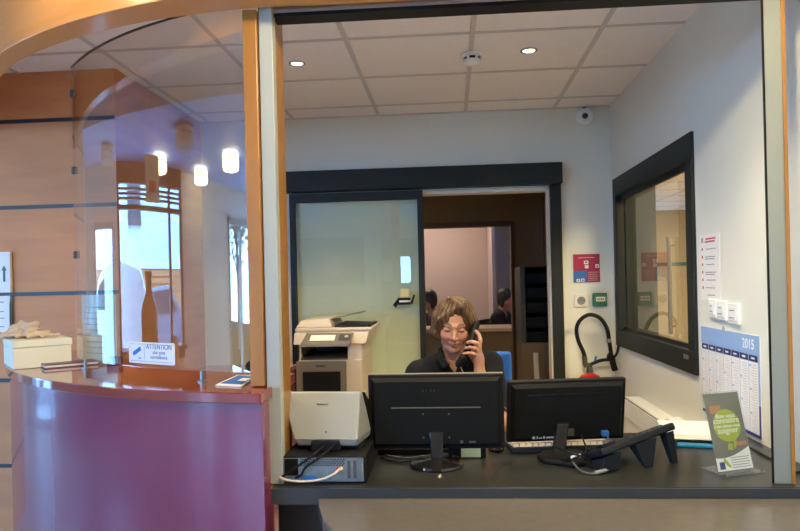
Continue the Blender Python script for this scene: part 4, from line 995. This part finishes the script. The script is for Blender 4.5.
# ------------------------------------------------------------------ ceiling fittings
def downlight(x, y, lab, e):
    t = thing('downlight', lab, 'spotlight', (x, y, ZC), group='recessed office spotlights')
    build(MB().lathe([(.036, ZC - .0005), (.044, ZC - .0005), (.044, ZC - .006), (.034, ZC - .008), (.030, ZC - .003)], (x, y, 0)), 'trim_ring', M['chrome'], t)
    build(MB().lathe([(.001, ZC - .0015), (.029, ZC - .0015), (.029, ZC - .0035), (.001, ZC - .0045)], (x, y, 0)), 'lens', M['downon'], t)
    l = bpy.data.lights.new('spot_light', 'SPOT'); l.energy = e; l.color = (1, .83, .56); l.spot_size = 1.75; l.spot_blend = .7; l.shadow_soft_size = .05
    o = bpy.data.objects.new('spot_light', l); COL.objects.link(o); o.location = (0, 0, -.03); o.parent = t
SPOT = 44
downlight(-.775, 3.515, 'lit recessed spotlight in the office ceiling, above the photocopier side', SPOT)
downlight(.424, 3.485, 'lit recessed spotlight in the office ceiling, right of the smoke detector', SPOT)
downlight(-.775, 2.30, 'added recessed spotlight above the computer, out of view', SPOT)  # this and the next are unseen spotlights added to light the desk
downlight(.424, 2.30, 'added recessed spotlight above the right monitor, out of view', SPOT)
t = thing('smoke_detector', 'white smoke detector on the office ceiling grid', 'smoke detector', (.137, 3.50, ZC))
build(MB().lathe([(.001, ZC - .004), (.052, ZC - .004), (.052, ZC - .020), (.001, ZC - .020)], (.137, 3.50, 0)), 'base', M['white'], t)
build(MB().lathe([(.001, ZC - .0205), (.040, ZC - .0205), (.040, ZC - .034), (.001, ZC - .034)], (.137, 3.50, 0)), 'sensing_slot', M['black'], t)
q = MB().lathe([(.001, ZC - .0345), (.046, ZC - .0345), (.042, ZC - .05), (.025, ZC - .058), (.001, ZC - .059)], (.137, 3.50, 0))
for k in range(6):
    a = k * PI / 3; q.obox((.137 + .042 * math.cos(a), 3.50 + .042 * math.sin(a), ZC - .027), (.010, .012, .0155), (0, 0, a))
build(q, 'cap', M['white'], t)
t = thing('security_camera', 'white dome security camera in the office corner under the ceiling', 'security camera', (.932, 4.66, 2.45))
build(MB().cyl((.932, 4.699, 2.45), (.932, 4.675, 2.45), .056, n=32), 'base', M['white'], t, bev=.004)
build(MB().sphere((.932, 4.652, 2.45), .049, 32), 'housing', M['white'], t)
ax = V((-.25, -.9, -.25)).normalized(); c0 = V((.932, 4.652, 2.45))
build(MB().cyl(c0 + ax * .042, c0 + ax * .052, .021, .018, n=28), 'eye_bezel', M['grey_dark'], t)
build(MB().sphere(c0 + ax * .046, .016, 20), 'lens', M['black_gloss'], t)
build(MB().obox((.932, 4.69, 2.505), (.02, .016, .02)), 'bracket', M['black'], t)
o = build(MB().obox((-.312, 4.6105, 1.285), (.055, .002, .055), (.0, .05, 0)), 'sticky_note', M['yellow']); tag(o, 'yellow sticky note on the handle of the sliding glass door', 'note')

# ------------------------------------------------------------------ corridor and far room
t = thing('filing_rack', 'tall black open filing rack seen through the doorway', 'rack', (.76, 6.3, 0))
build(MB().box(.615, .655, 6.05, 6.55, .80, 1.47), 'side_panel', M['grey_dark'], t)
build(MB().box(.656, .94, 6.53, 6.55, .80, 1.47), 'back_panel', M['black'], t)
for z in (.80, .93, 1.06, 1.19, 1.32, 1.455): build(MB().box(.656, .94, 6.06, 6.529, z, z + .014), 'shelf', M['black_matte'], t)
for z in (.815, .945, 1.075, 1.205, 1.335): build(MB().box(.67, .93, 6.09, 6.45, z, z + .075), 'file_tray', M['black'], t)
build(MB().box(.615, .94, 6.05, 6.55, 0, .799), 'base_cabinet', M['corr'], t)
t = thing('paper_roll', 'pale roll standing before the black filing rack', 'roll', (.76, 5.95, 0))
build(MB().cyl((.745, 5.98, 0), (.725, 5.98, .72), .024, n=18), 'tube', M['paper_warm'], t); build(MB().cyl((.7249, 5.98, .7205), (.7248, 5.98, .727), .0245, n=18), 'cap', M['offwhite'], t)
gp = [('lowest', .80, .0), ('middle', .835, .05), ('topmost', .87, -.04)]
t = thing('far_desk', 'desk with a pale top and brown front in the far room', 'desk', (.2, 7.6, 0))
build(MB().box(-.95, .90, 7.42, 8.0, .80, .838), 'top', mat('pale maple top', (.66, .50, .32), .4), t, bev=.004)
build(MB().box(-.93, .88, 7.46, 7.49, .05, .80), 'front_panel', M['corr'], t)
build(MB().box(-.93, -.90, 7.49, 7.96, 0, .80), 'leg', M['corr'], t); build(MB().box(.85, .88, 7.49, 7.96, 0, .80), 'leg', M['corr'], t)

# ------------------------------------------------------------------ people
def skin_material():
    m, nt, b = nodes_of('skin')
    a = nt.nodes.new('ShaderNodeAttribute'); a.attribute_name = 'tone'; nt.links.new(a.outputs['Color'], b.inputs['Base Color'])
    b.inputs['Roughness'].default_value = .48; b.inputs['Subsurface Weight'].default_value = .06; b.inputs['Subsurface Radius'].default_value = (.01, .004, .002)
    return m
M['skin'] = skin_material()
def hair_mat(name, c1, c2):
    m, nt, b = nodes_of(name)
    tc = nt.nodes.new('ShaderNodeTexCoord'); n = nt.nodes.new('ShaderNodeTexNoise'); mp = nt.nodes.new('ShaderNodeMapping'); mp.inputs['Scale'].default_value = (160, 60, 14)
    r_ = nt.nodes.new('ShaderNodeValToRGB'); r_.color_ramp.elements[0].position = .32; r_.color_ramp.elements[1].position = .7
    r_.color_ramp.elements[0].color = (*c1, 1); r_.color_ramp.elements[1].color = (*c2, 1)
    nt.links.new(tc.outputs['Object'], mp.inputs[0]); nt.links.new(mp.outputs[0], n.inputs[0]); nt.links.new(n.outputs[0], r_.inputs[0]); nt.links.new(r_.outputs[0], b.inputs['Base Color'])
    b.inputs['Roughness'].default_value = .42
    return m
M['hair'] = hair_mat('light brown hair', (.034, .015, .006), (.155, .078, .030))
M['hair_dark'] = hair_mat('dark hair', (.010, .007, .005), (.03, .02, .014))

def smooth(a, lo, hi): return np.clip((a - lo) / (hi - lo), 0, 1)
def paint(me, Hc, R, sc, base, lip, brow):
    n = len(me.vertices); co = np.empty(n * 3); me.vertices.foreach_get('co', co); P_ = co.reshape(-1, 3)
    q = ((P_ - Hc) @ R) / sc; x, y, z = q[:, 0], q[:, 1], q[:, 2]; ax_ = np.abs(x); front = y < -.045
    col = np.tile(np.array(base), (n, 1))
    def mix(w, c):
        nonlocal col
        w = np.clip(w * front, 0, 1)[:, None]; col = col * (1 - w) + np.array(c) * w
    blush = np.exp(-((ax_ - .038) ** 2 / .00030 + (z + .035) ** 2 / .00028)); mix(.45 * blush, (base[0] * 1.02, base[1] * .72, base[2] * .70))
    mix(.35 * np.exp(-(x ** 2 / .00012 + (z + .038) ** 2 / .0001)), (base[0] * 1.02, base[1] * .75, base[2] * .72))
    mz = -.067 + 5 * x ** 2
    mix((1 - smooth(np.abs(z - mz), .0045, .0075)) * (1 - smooth(ax_, .017, .022)) , lip)
    mix((1 - smooth(np.abs(z - mz), .0006, .0022)) * (1 - smooth(ax_, .024, .029)) * .8, (lip[0] * .35, lip[1] * .3, lip[2] * .3))
    bz = .021 + .006 * np.sin(np.clip((ax_ - .012) / .036, 0, 1) * PI * .75)
    mix((1 - smooth(np.abs(z - bz), .0030, .0060)) * smooth(ax_, .010, .014) * (1 - smooth(ax_, .044, .050)) * .9, brow)
    ez = -.0065 + 5.0 * (ax_ - .031) ** 2
    mix((1 - smooth(np.abs(z - ez), .0018, .0046)) * smooth(ax_, .015, .018) * (1 - smooth(ax_, .044, .048)) * .95, (.035, .02, .015))
    mix((1 - smooth(np.abs(z - .004), .004, .010)) * (1 - smooth(np.abs(ax_ - .031), .010, .018)) * .30, (base[0] * .75, base[1] * .62, base[2] * .62))
    at = me.color_attributes.new('tone', 'FLOAT_COLOR', 'POINT'); at.data.foreach_set('color', np.concatenate([col, np.ones((n, 1))], 1).astype(np.float32).ravel())

def add_head(s, T, R, sc, fine=True):
    E_ = lambda c, r_, k=.012, op='add': s.ell(T(c), np.array(r_) * sc, R, k * sc, op)
    K_ = lambda a, b, r0, r1=None, k=.01, op='add': s.cap(T(a), T(b), r0 * sc, (r0 if r1 is None else r1) * sc, k * sc, op)
    E_((0, .012, .030), (.074, .094, .088)); E_((0, -.030, -.040), (.053, .060, .074), .03); E_((0, -.068, -.100), (.020, .021, .018), .022)
    for x in (-1, 1):
        E_((x * .038, -.056, -.036), (.024, .024, .024), .022); K_((x * .056, .0, -.045), (x * .022, -.048, -.098), .018, .014, .02)
    K_((0, -.080, .006), (0, -.104, -.034), .0075, .0105, .010); E_((0, -.106, -.036), (.0115, .011, .009), .006)
    if fine:
        for x in (-1, 1):
            E_((x * .0115, -.096, -.041), (.0075, .009, .0065), .006)
            K_((x * .012, -.084, .017), (x * .044, -.068, .019), .0075, .006, .016)
            E_((x * .031, -.098, .000), (.015, .016, .010), .010, 'sub')
            E_((x * .031, -.0725, -.003), (.0165, .013, .0115), .005)
            E_((x * .076, .012, -.012), (.008, .020, .030), .006)
        E_((0, -.090, -.063), (.022, .010, .0055), .006); E_((0, -.089, -.0725), (.019, .011, .0065), .005)
        K_((-.020, -.093, -.0660), (.020, -.093, -.0660), .0022, .0022, .003, 'sub')
        for x in (-1, 1): K_((x * .020, -.090, -.048), (x * .032, -.080, -.060), .004, .003, .008, 'sub')

def finger(s, pts, r0, r1, k=.004):
    n = len(pts) - 1
    for i in range(n):
        s.cap(pts[i], pts[i + 1], r0 + (r1 - r0) * i / n, r0 + (r1 - r0) * (i + 1) / n, k if i == 0 else .003)

# woman at the desk
Hc = np.array((.012, 3.062, 1.163)); HR = npm((.24, .06, .02)); hs = .95
T = lambda p: Hc + HR @ (np.array(p, float) * hs)
SHL, SHR = np.array((-.152, 3.135, .935)), np.array((.168, 3.13, .972))
ELL, ELR = np.array((-.235, 2.985, .735)), np.array((.195, 2.925, .745))
WRL, WRR = np.array((-.135, 2.775, .800)), np.array((.118, 2.962, .958))
def torso(s, g=0):
    s.ell((.012, 3.235, .56), (.165 + g, .115 + g, .12 + g), None, .03); s.ell((.012, 3.225, .72), (.130 + g, .100 + g, .16 + g), None, .05)
    s.ell((.012, 3.175, .875), (.150 + g, .108 + g, .135 + g), None, .05)
    for x in (-.068, .092): s.ell((x, 3.085, .855), (.062 + g, .055 + g, .062 + g), None, .03)
    s.cap((-.03, 3.14, .985), SHL, .050 + g, .053 + g, .04); s.cap((.05, 3.14, .995), SHR, .050 + g, .053 + g, .04)
s = SDF((-.34, 2.58, .02), (.34, 3.40, 1.32), .0034)
torso(s)
s.cap((.012, 3.125, .99), T((0, .012, -.055)), .056, .050, .03)
add_head(s, T, HR, hs)
s.cap(SHL, ELL, .050, .041, .02); s.cap(SHR, ELR, .050, .041, .02)
s.cap(ELL, WRL, .039, .024, .015); s.cap(ELR, WRR, .039, .0235, .015)
# her hand on the handset
s.ell((.112, 2.966, 1.030), (.021, .026, .046), npm((0, -.15, 0)), .014); s.cap(WRR, (.114, 2.965, 1.02), .0225, .024, .012)
s.cap((.108, 2.958, 1.02), (.114, 2.952, 1.07), .017, .014, .012)
finger(s, [(.117, 2.955, 1.068), (.124, 2.958, 1.100), (.118, 2.970, 1.124), (.106, 2.985, 1.138)], .0098, .0072)
finger(s, [(.114, 2.950, 1.070), (.106, 2.936, 1.090), (.086, 2.938, 1.096), (.068, 2.952, 1.092)], .0096, .0074)
finger(s, [(.110, 2.947, 1.052), (.099, 2.928, 1.068), (.078, 2.928, 1.073), (.058, 2.942, 1.068)], .0094, .0072)
finger(s, [(.105, 2.948, 1.036), (.090, 2.926, 1.046), (.070, 2.924, 1.050), (.050, 2.936, 1.046)], .0086, .0066)
finger(s, [(.098, 2.978, 1.008), (.082, 2.998, 1.034), (.076, 3.004, 1.062), (.083, 3.006, 1.086)], .0115, .0088)
# other hand on the desk edge
s.ell((-.118, 2.735, .800), (.036, .046, .017), npm((.0, 0, -.35)), .012)
for i, (dx_, ln_) in enumerate(((-.030, .070), (-.011, .080), (.008, .076), (.026, .060))):
    a_ = np.array((-.108 + dx_, 2.705 + .01 * i, .800)); finger(s, [a_, a_ + [.010, -ln_ * .45, .006], a_ + [.016, -ln_ * .8, -.008], a_ + [.018, -ln_, -.024]], .009, .0072)
finger(s, [(-.150, 2.745, .798), (-.165, 2.712, .792), (-.160, 2.690, .782)] if False else [(-.088, 2.750, .798), (-.066, 2.722, .793), (-.058, 2.698, .780)], .011, .0085)
# legs
for x in (-.085, .105):
    s.cap((x, 3.20, .535), (x, 2.78, .525), .080, .058, .03); s.cap((x, 2.78, .52), (x, 2.86, .11), .054, .036, .02); s.cap((x, 2.87, .075), (x, 2.73, .055), .034, .028, .015)
me = s.mesh('body')
paint(me, Hc, HR, hs, (.43, .215, .145), (.34, .10, .09), (.07, .035, .018))
wm = thing('person', 'person with a light brown bob and dark polo shirt, smiling, phone at ear', 'person', (.012, 3.2, 0))
build_ = lambda nm, me_, m_: link(nm, me_, m_, wm, wm.location)
bd = build_('body', me, M['skin'])
# polo shirt
s = SDF((-.32, 2.86, .56), (.32, 3.40, 1.09), .0045)
torso(s, .007); s.cap(SHL, ELL, .060, .056, .02); s.cap(SHR, ELR, .060, .056, .02)
s.cap((.012, 3.135, .99), (.012, 3.11, 1.05), .064, .062, .025)
def neck_cut(P_):
    x, y, z = P_[..., 0] - .010, P_[..., 1], P_[..., 2]
    wv_ = np.clip((z - .945) * .50, 0, .06)
    v_ = np.where(z > .945, np.maximum(np.abs(x) - wv_, y - 3.10), 1.)
    nk = np.linalg.norm(P_ - np.array((.012, 3.10, 0)) - np.stack([np.zeros_like(z), (1.09 - z) * .12, z], -1), axis=-1) - .056
    nk = np.maximum(nk, .99 - z)
    return -np.minimum(v_, nk)
s.cut(neck_cut).cut(lambda P_: P_[..., 2] - 1.068 - .25 * np.maximum(P_[..., 1] - 3.1, 0))
def sleeve_cut(P_):
    out = np.full(P_.shape[:-1], -1.)
    for a_, b_ in ((SHL, ELL), (SHR, ELR)):
        d_ = (b_ - a_); L_ = np.linalg.norm(d_); d_ = d_ / L_; tt = (P_ - a_) @ d_ - .86 * L_
        rad = np.linalg.norm(P_ - a_ - ((P_ - a_) @ d_)[..., None] * d_, axis=-1)
        out = np.maximum(out, np.where(rad < .085, tt, -1.))
    return out
s.cut(sleeve_cut).cut(lambda P_: .60 - P_[..., 2])
s.wobble(lambda P_: .0018 * np.sin(60 * P_[..., 0] + 45 * P_[..., 2]) * np.sin(38 * P_[..., 2] - 25 * P_[..., 1]))
sh_ = build_('polo_shirt', s.mesh('polo_shirt'), M['shirt'])
s = SDF((-.12, 2.96, .90), (.14, 3.24, 1.14), .003)
for sg in (-1, 1):
    pts = [(.012, 3.185, 1.062), (.012 + sg * .05, 3.16, 1.058), (.010 + sg * .066, 3.11, 1.045), (.010 + sg * .056, 3.062, 1.020), (.010 + sg * .036, 3.040, .985)]
    for a_, b_ in zip(pts, pts[1:]): s.cap(a_, b_, .0085, .0085, .006)
    for a_, b_ in zip(pts[2:], pts[3:]): s.cap(np.array(a_) + (sg * .013, -.004, -.016), np.array(b_) + (sg * .012, -.004, -.012), .007, .006, .012)
build_('collar', s.mesh('collar'), M['shirt'])
s = SDF((-.22, 2.72, .10), (.24, 3.40, .68), .008)
for x in (-.085, .105): s.cap((x, 3.20, .535), (x, 2.78, .525), .088, .066, .03); s.cap((x, 2.78, .52), (x, 2.86, .13), .062, .050, .02)
s.ell((.012, 3.235, .56), (.174, .124, .11), None, .03)
build_('trousers', s.mesh('trousers'), M['trouser'])
# hair: bob with a side swept fringe
s = SDF(Hc - .16, Hc + .16, .0034)
Eh = lambda c, r_, k=.012, op='add': s.ell(T(c), np.array(r_) * hs, HR, k, op)
Kh = lambda a, b, r0, r1, k=.012, op='add': s.cap(T(a), T(b), r0 * hs, r1 * hs, k, op)
Eh((0, .022, .031), (.095, .108, .100)); 
for x in (-1, 1):
    Kh((x * .076, -.010, .035), (x * .084, -.012, -.035), .030, .026, .02); Kh((x * .084, -.012, -.035), (x * .072, -.022, -.062), .024, .014, .015)
    Kh((x * .066, .05, .0), (x * .060, .055, -.075), .036, .024, .02)
Eh((0, .075, -.03), (.07, .045, .06), .02)
Eh((.004, -.105, -.052), (.0625, .095, .098), .010, 'sub'); Eh((.010, -.118, .030), (.050, .066, .056), .010, 'sub')
Kh((0, .0, -.13), (0, .0, -.06), .058, .055, .01, 'sub')
# swept locks
for i in range(7):
    f_ = i / 6
    Kh((.024 - .008 * i, -.072 + .010 * i, .112 + .002 * i), (-.068 - .010 * f_, -.056 + .011 * i, .040 - .016 * i), .014, .011, .010)
for i in range(5):
    Kh((.024 + .006 * i, -.074 + .010 * i, .112 + .001 * i), (.074 + .004 * i, -.050 + .012 * i, .030 - .018 * i), .013, .011, .010)
def strands(P_):
    q_ = ((P_ - Hc) @ HR) / hs; ph = np.arctan2(q_[..., 0] - .02, -(q_[..., 1] - .02) + .02)
    return .0026 * np.sin(30 * ph + 7 * np.sin(16 * q_[..., 2])) + .0016 * np.sin(71 * ph - 50 * q_[..., 2])
s.wobble(strands)
build_('hair', s.mesh('hair'), M['hair'])
build(MB().torus((.088, 2.928, 1.0705), (1, -.1, .2), .0098, .0016, 20, 6), 'ring', M['gold'], wm, label='gold ring on a finger')
nk_ = MB().tube([(.012 + .052 * math.sin(a), 3.095 - .055 * math.cos(a), 1.005 + .030 * (1 - math.cos(a))) for a in [(-1.6 + 3.2 * i / 10) for i in range(11)]], .0013, 6)
build(nk_, 'necklace', M['gold'], wm)
# handset held to her ear
t = thing('handset', 'black telephone handset held to the ear of the person at the desk', 'handset', (.07, 2.975, 1.08))
pe, pm = np.array((.103, 3.020, 1.152)), np.array((.040, 2.945, 1.012))
s = SDF((-.02, 2.88, .95), (.16, 3.08, 1.22), .003)
md = (pe + pm) / 2 + (.012, -.010, .004)
s.cap(pe, md, .0150, .0135, .006).cap(md, pm, .0135, .0150, .006)
s.cap(pe + (.004, .008, .012), pe + (-.008, .006, -.016), .019, .018, .008); s.cap(pm + (.006, -.002, .014), pm + (-.010, .004, -.012), .0185, .018, .008)
ob_ = link('receiver', s.mesh('receiver'), M['black'], t, t.location)
cd = [(.034, 2.945, .992), (.050, 2.905, .965), (.10, 2.86, .935), (.145, 2.82, .90), (.20, 2.76, .85), (.30, 2.66, .775), (.42, 2.42, .757), (.455, 2.30, .765)]
build(MB().tube(cd, .0032, 8), 'cord', M['grey_dark'], t)

# her chair
t = thing('office_chair', 'office chair with a bright blue backrest behind the person on the phone', 'chair', (.05, 3.25, 0))
b = MB().box(-.165, .275, 3.02, 3.42, .395, .438); build(b, 'seat', M['bluechair'], t, bev=.02, seg=3)
b = MB().box(.0, .292, 3.372, 3.415, .55, 1.005); build(b, 'backrest', M['bluechair'], t, bev=.02, seg=4)
build(MB().tube([(.10, 3.40, .385), (.12, 3.46, .42), (.125, 3.445, .60), (.125, 3.432, .75)], .016, 10), 'back_support', M['black'], t)
build(MB().cyl((.05, 3.22, .09), (.05, 3.22, .394), .025, n=18), 'column', M['black'], t)
for k in range(5):
    a = k * 2 * PI / 5 + .3; e_ = V((.05 + .27 * math.cos(a), 3.22 + .27 * math.sin(a), .07))
    lg = build(MB().cyl((.05, 3.22, .10), e_, .020, .014, n=10), 'leg', M['black'], t)
    build(MB().cyl(e_ + V((-.02 * math.sin(a), .02 * math.cos(a), -.038)), e_ + V((.02 * math.sin(a), -.02 * math.cos(a), -.038)), .030, n=14), 'castor', M['black'], lg)

# two people in the far room, the right one built for a mirror image
def seated(lab, loc, rz, hairshape, jacket):
    h0 = np.array((0, 0, 1.135)); R0 = npm((.12, 0, 0)); T0 = lambda p: h0 + R0 @ (np.array(p, float))
    s = SDF((-.32, -.5, .02), (.32, .36, 1.30), .009)
    def tor(s, g):
        s.ell((0, .14, .55), (.16 + g, .12 + g, .13 + g), None, .03); s.ell((0, .10, .78), (.15 + g, .11 + g, .20 + g), None, .05)
        for x in (-1, 1):
            s.cap((0, .07, .95), (x * .17, .07, .91), .055 + g, .055 + g, .03); s.cap((x * .18, .07, .90), (x * .20, -.08, .70), .048 + g, .042 + g, .02); s.cap((x * .20, -.08, .70), (x * .14, -.27, .86), .040 + g, .028 + g, .02)
    tor(s, 0); s.cap((0, .06, .96), T0((0, .01, -.05)), .055, .05, .03); add_head(s, T0, R0, .95, False)
    for x in (-1, 1):
        s.ell((x * .125, -.32, .87), (.032, .045, .022), None, .012)
        for k in range(4): s.cap((x * .125 - .024 + .016 * k, -.35, .87), (x * .125 - .026 + .017 * k, -.405 - .01 * (k in (1, 2)), .862), .0095, .008, .005)
        s.cap((x * .10, -.32, .87), (x * .080, -.365, .868), .011, .009, .006)
        s.cap((x * .09, .10, .54), (x * .10, -.32, .53), .08, .06, .03); s.cap((x * .10, -.32, .53), (x * .10, -.26, .11), .055, .04, .02); s.cap((x * .1, -.25, .07), (x * .1, -.38, .06), .035, .03, .015)
    me = s.mesh('body'); paint(me, h0, R0, .95, (.46, .25, .17), (.36, .11, .09), (.03, .02, .015))
    t = thing('person', lab, 'person', loc, (0, 0, rz), local=True)
    link('body', me, M['skin'], t)
    s = SDF((-.32, -.36, .45), (.32, .36, 1.05), .009); tor(s, .012)
    s.cut(lambda P_: .50 - P_[..., 2]).cut(lambda P_: -.27 - P_[..., 1])
    s.cut(lambda P_: -np.where(P_[..., 2] > .84, np.maximum(np.abs(P_[..., 0]) - (P_[..., 2] - .84) * .4, P_[..., 1] - .06), 1.))
    link('jacket', s.mesh('jacket'), jacket, t)
    s = SDF((-.2, -.4, .1), (.2, .36, .7), .01)
    for x in (-1, 1): s.cap((x * .09, .10, .54), (x * .10, -.32, .53), .088, .068, .03); s.cap((x * .10, -.32, .53), (x * .10, -.26, .13), .062, .05, .02)
    link('trousers', s.mesh('trousers'), M['trouser'], t)
    s = SDF(h0 - .2, h0 + .2, .007)
    s.ell(T0((0, .022, .030)), (.084, .100, .098), R0, .012); s.ell(T0((0, .06, -.03)), (.074, .05, .07), R0, .02)
    if hairshape:
        for x in (-1, 1): s.cap(T0((x * .07, .01, .02)), T0((x * .068, .02, -.09)), .026, .020, .02)
    s.ell(T0((0, -.100, -.045)), (.075, .085, .085), R0, .008, 'sub')
    link('hair', s.mesh('hair'), M['hair_dark'], t)
    st_ = thing('desk_chair', 'dark chair under the ' + lab.split(',')[0], 'chair', loc, (0, 0, rz), local=True)
    build(MB().box(-.2, .2, -.12, .28, .40, .425), 'seat', M['black'], st_, bev=.01)
    for x in (-.17, .17):
        for y in (-.09, .25): build(MB().cyl((x, y, 0), (x, y, .40), .014, n=10), 'leg', M['black'], st_)
    build(MB().box(-.19, .19, .285, .305, .55, .88).box(-.17, -.14, .27, .29, .425, .56).box(.14, .17, .27, .29, .425, .56), 'backrest', M['black'], st_, bev=.006)
seated('dark haired person in a grey jacket in the far room, left of the doorway', (-.275, 8.25, 0), -1.15, True, mat('grey jacket', (.05, .055, .065), .9))
seated('dark haired person in black in the far room, solid mirror counterpart of the left one', (.665, 8.25, 0), 1.15, True, mat('black jacket', (.014, .014, .016), .9))
# ------------------------------------------------------------------ light
W = bpy.data.worlds.new('world'); SC.world = W; W.use_nodes = True
W.node_tree.nodes['Background'].inputs[0].default_value = (.24, .54, 1.0, 1); W.node_tree.nodes['Background'].inputs[1].default_value = SKY
def area(name, loc, rot, sx, sy, e, col, portal=False):
    l = bpy.data.lights.new(name, 'AREA'); l.shape = 'RECTANGLE'; l.size = sx; l.size_y = sy; l.energy = e; l.color = col
    o = bpy.data.objects.new(name, l); COL.objects.link(o); o.location = loc; o.rotation_euler = rot
    if portal: l.cycles.is_portal = True
    return o
# sampling portals in the lobby openings (they emit nothing themselves)
area('portal', (-6.12, 1.41, 1.6), (0, -PI / 2, 0), 1.75, 2.6, 1, (1, 1, 1), True)
area('portal', (-6.12, 3.56, 1.05), (0, -PI / 2, 0), 1.9, .95, 1, (1, 1, 1), True)
area('portal', (-6.12, -2.85, 1.15), (0, -PI / 2, 0), 2.1, 1.3, 1, (1, 1, 1), True)
area('portal', (-4.5, -4.12, 1.45), (PI / 2, 0, 0), 2.3, 1.8, 1, (1, 1, 1), True)
def point(name, loc, e, col, r=.1):
    l = bpy.data.lights.new(name, 'POINT'); l.energy = e; l.color = col; l.shadow_soft_size = r
    o = bpy.data.objects.new(name, l); COL.objects.link(o); o.location = loc; return o
# unseen ceiling panels added to light the rooms beyond
def added_panel(x, y, z, lab, e, col, wx=.6, wy=.6):
    t = thing('added_panel', lab, 'ceiling light', (x, y, z), group='added ceiling light panels')
    build(MB().box(x - wx / 2, x + wx / 2, y - wy / 2, y + wy / 2, z - .012, z - .001), 'frame', M['white'], t)
    build(MB().box(x - wx / 2 + .03, x + wx / 2 - .03, y - wy / 2 + .03, y + wy / 2 - .03, z - .016, z - .0121), 'diffuser', M['panelon'], t)
    o = area('panel_light', (0, 0, -.03), (0, 0, 0), wx - .06, wy - .06, e, col); o.parent = t
added_panel(1.9, 3.3, 2.296, 'added unseen ceiling panel in the room behind the hatch window, nearer one', 40, (1, .76, .42))
added_panel(4.0, 6.2, 2.296, 'added unseen ceiling panel in the room behind the hatch window, farther one', 90, (1, .76, .42))
added_panel(-.3, 8.6, 2.5, 'added unseen ceiling panel in the far room behind the doorway', 9, (1, .74, .58))
added_panel(-.6, 5.6, 2.42, 'added unseen ceiling panel in the corridor behind the sliding door', 2.2, (1, .72, .45), .3, .3)
bpy.context.view_layer.update()
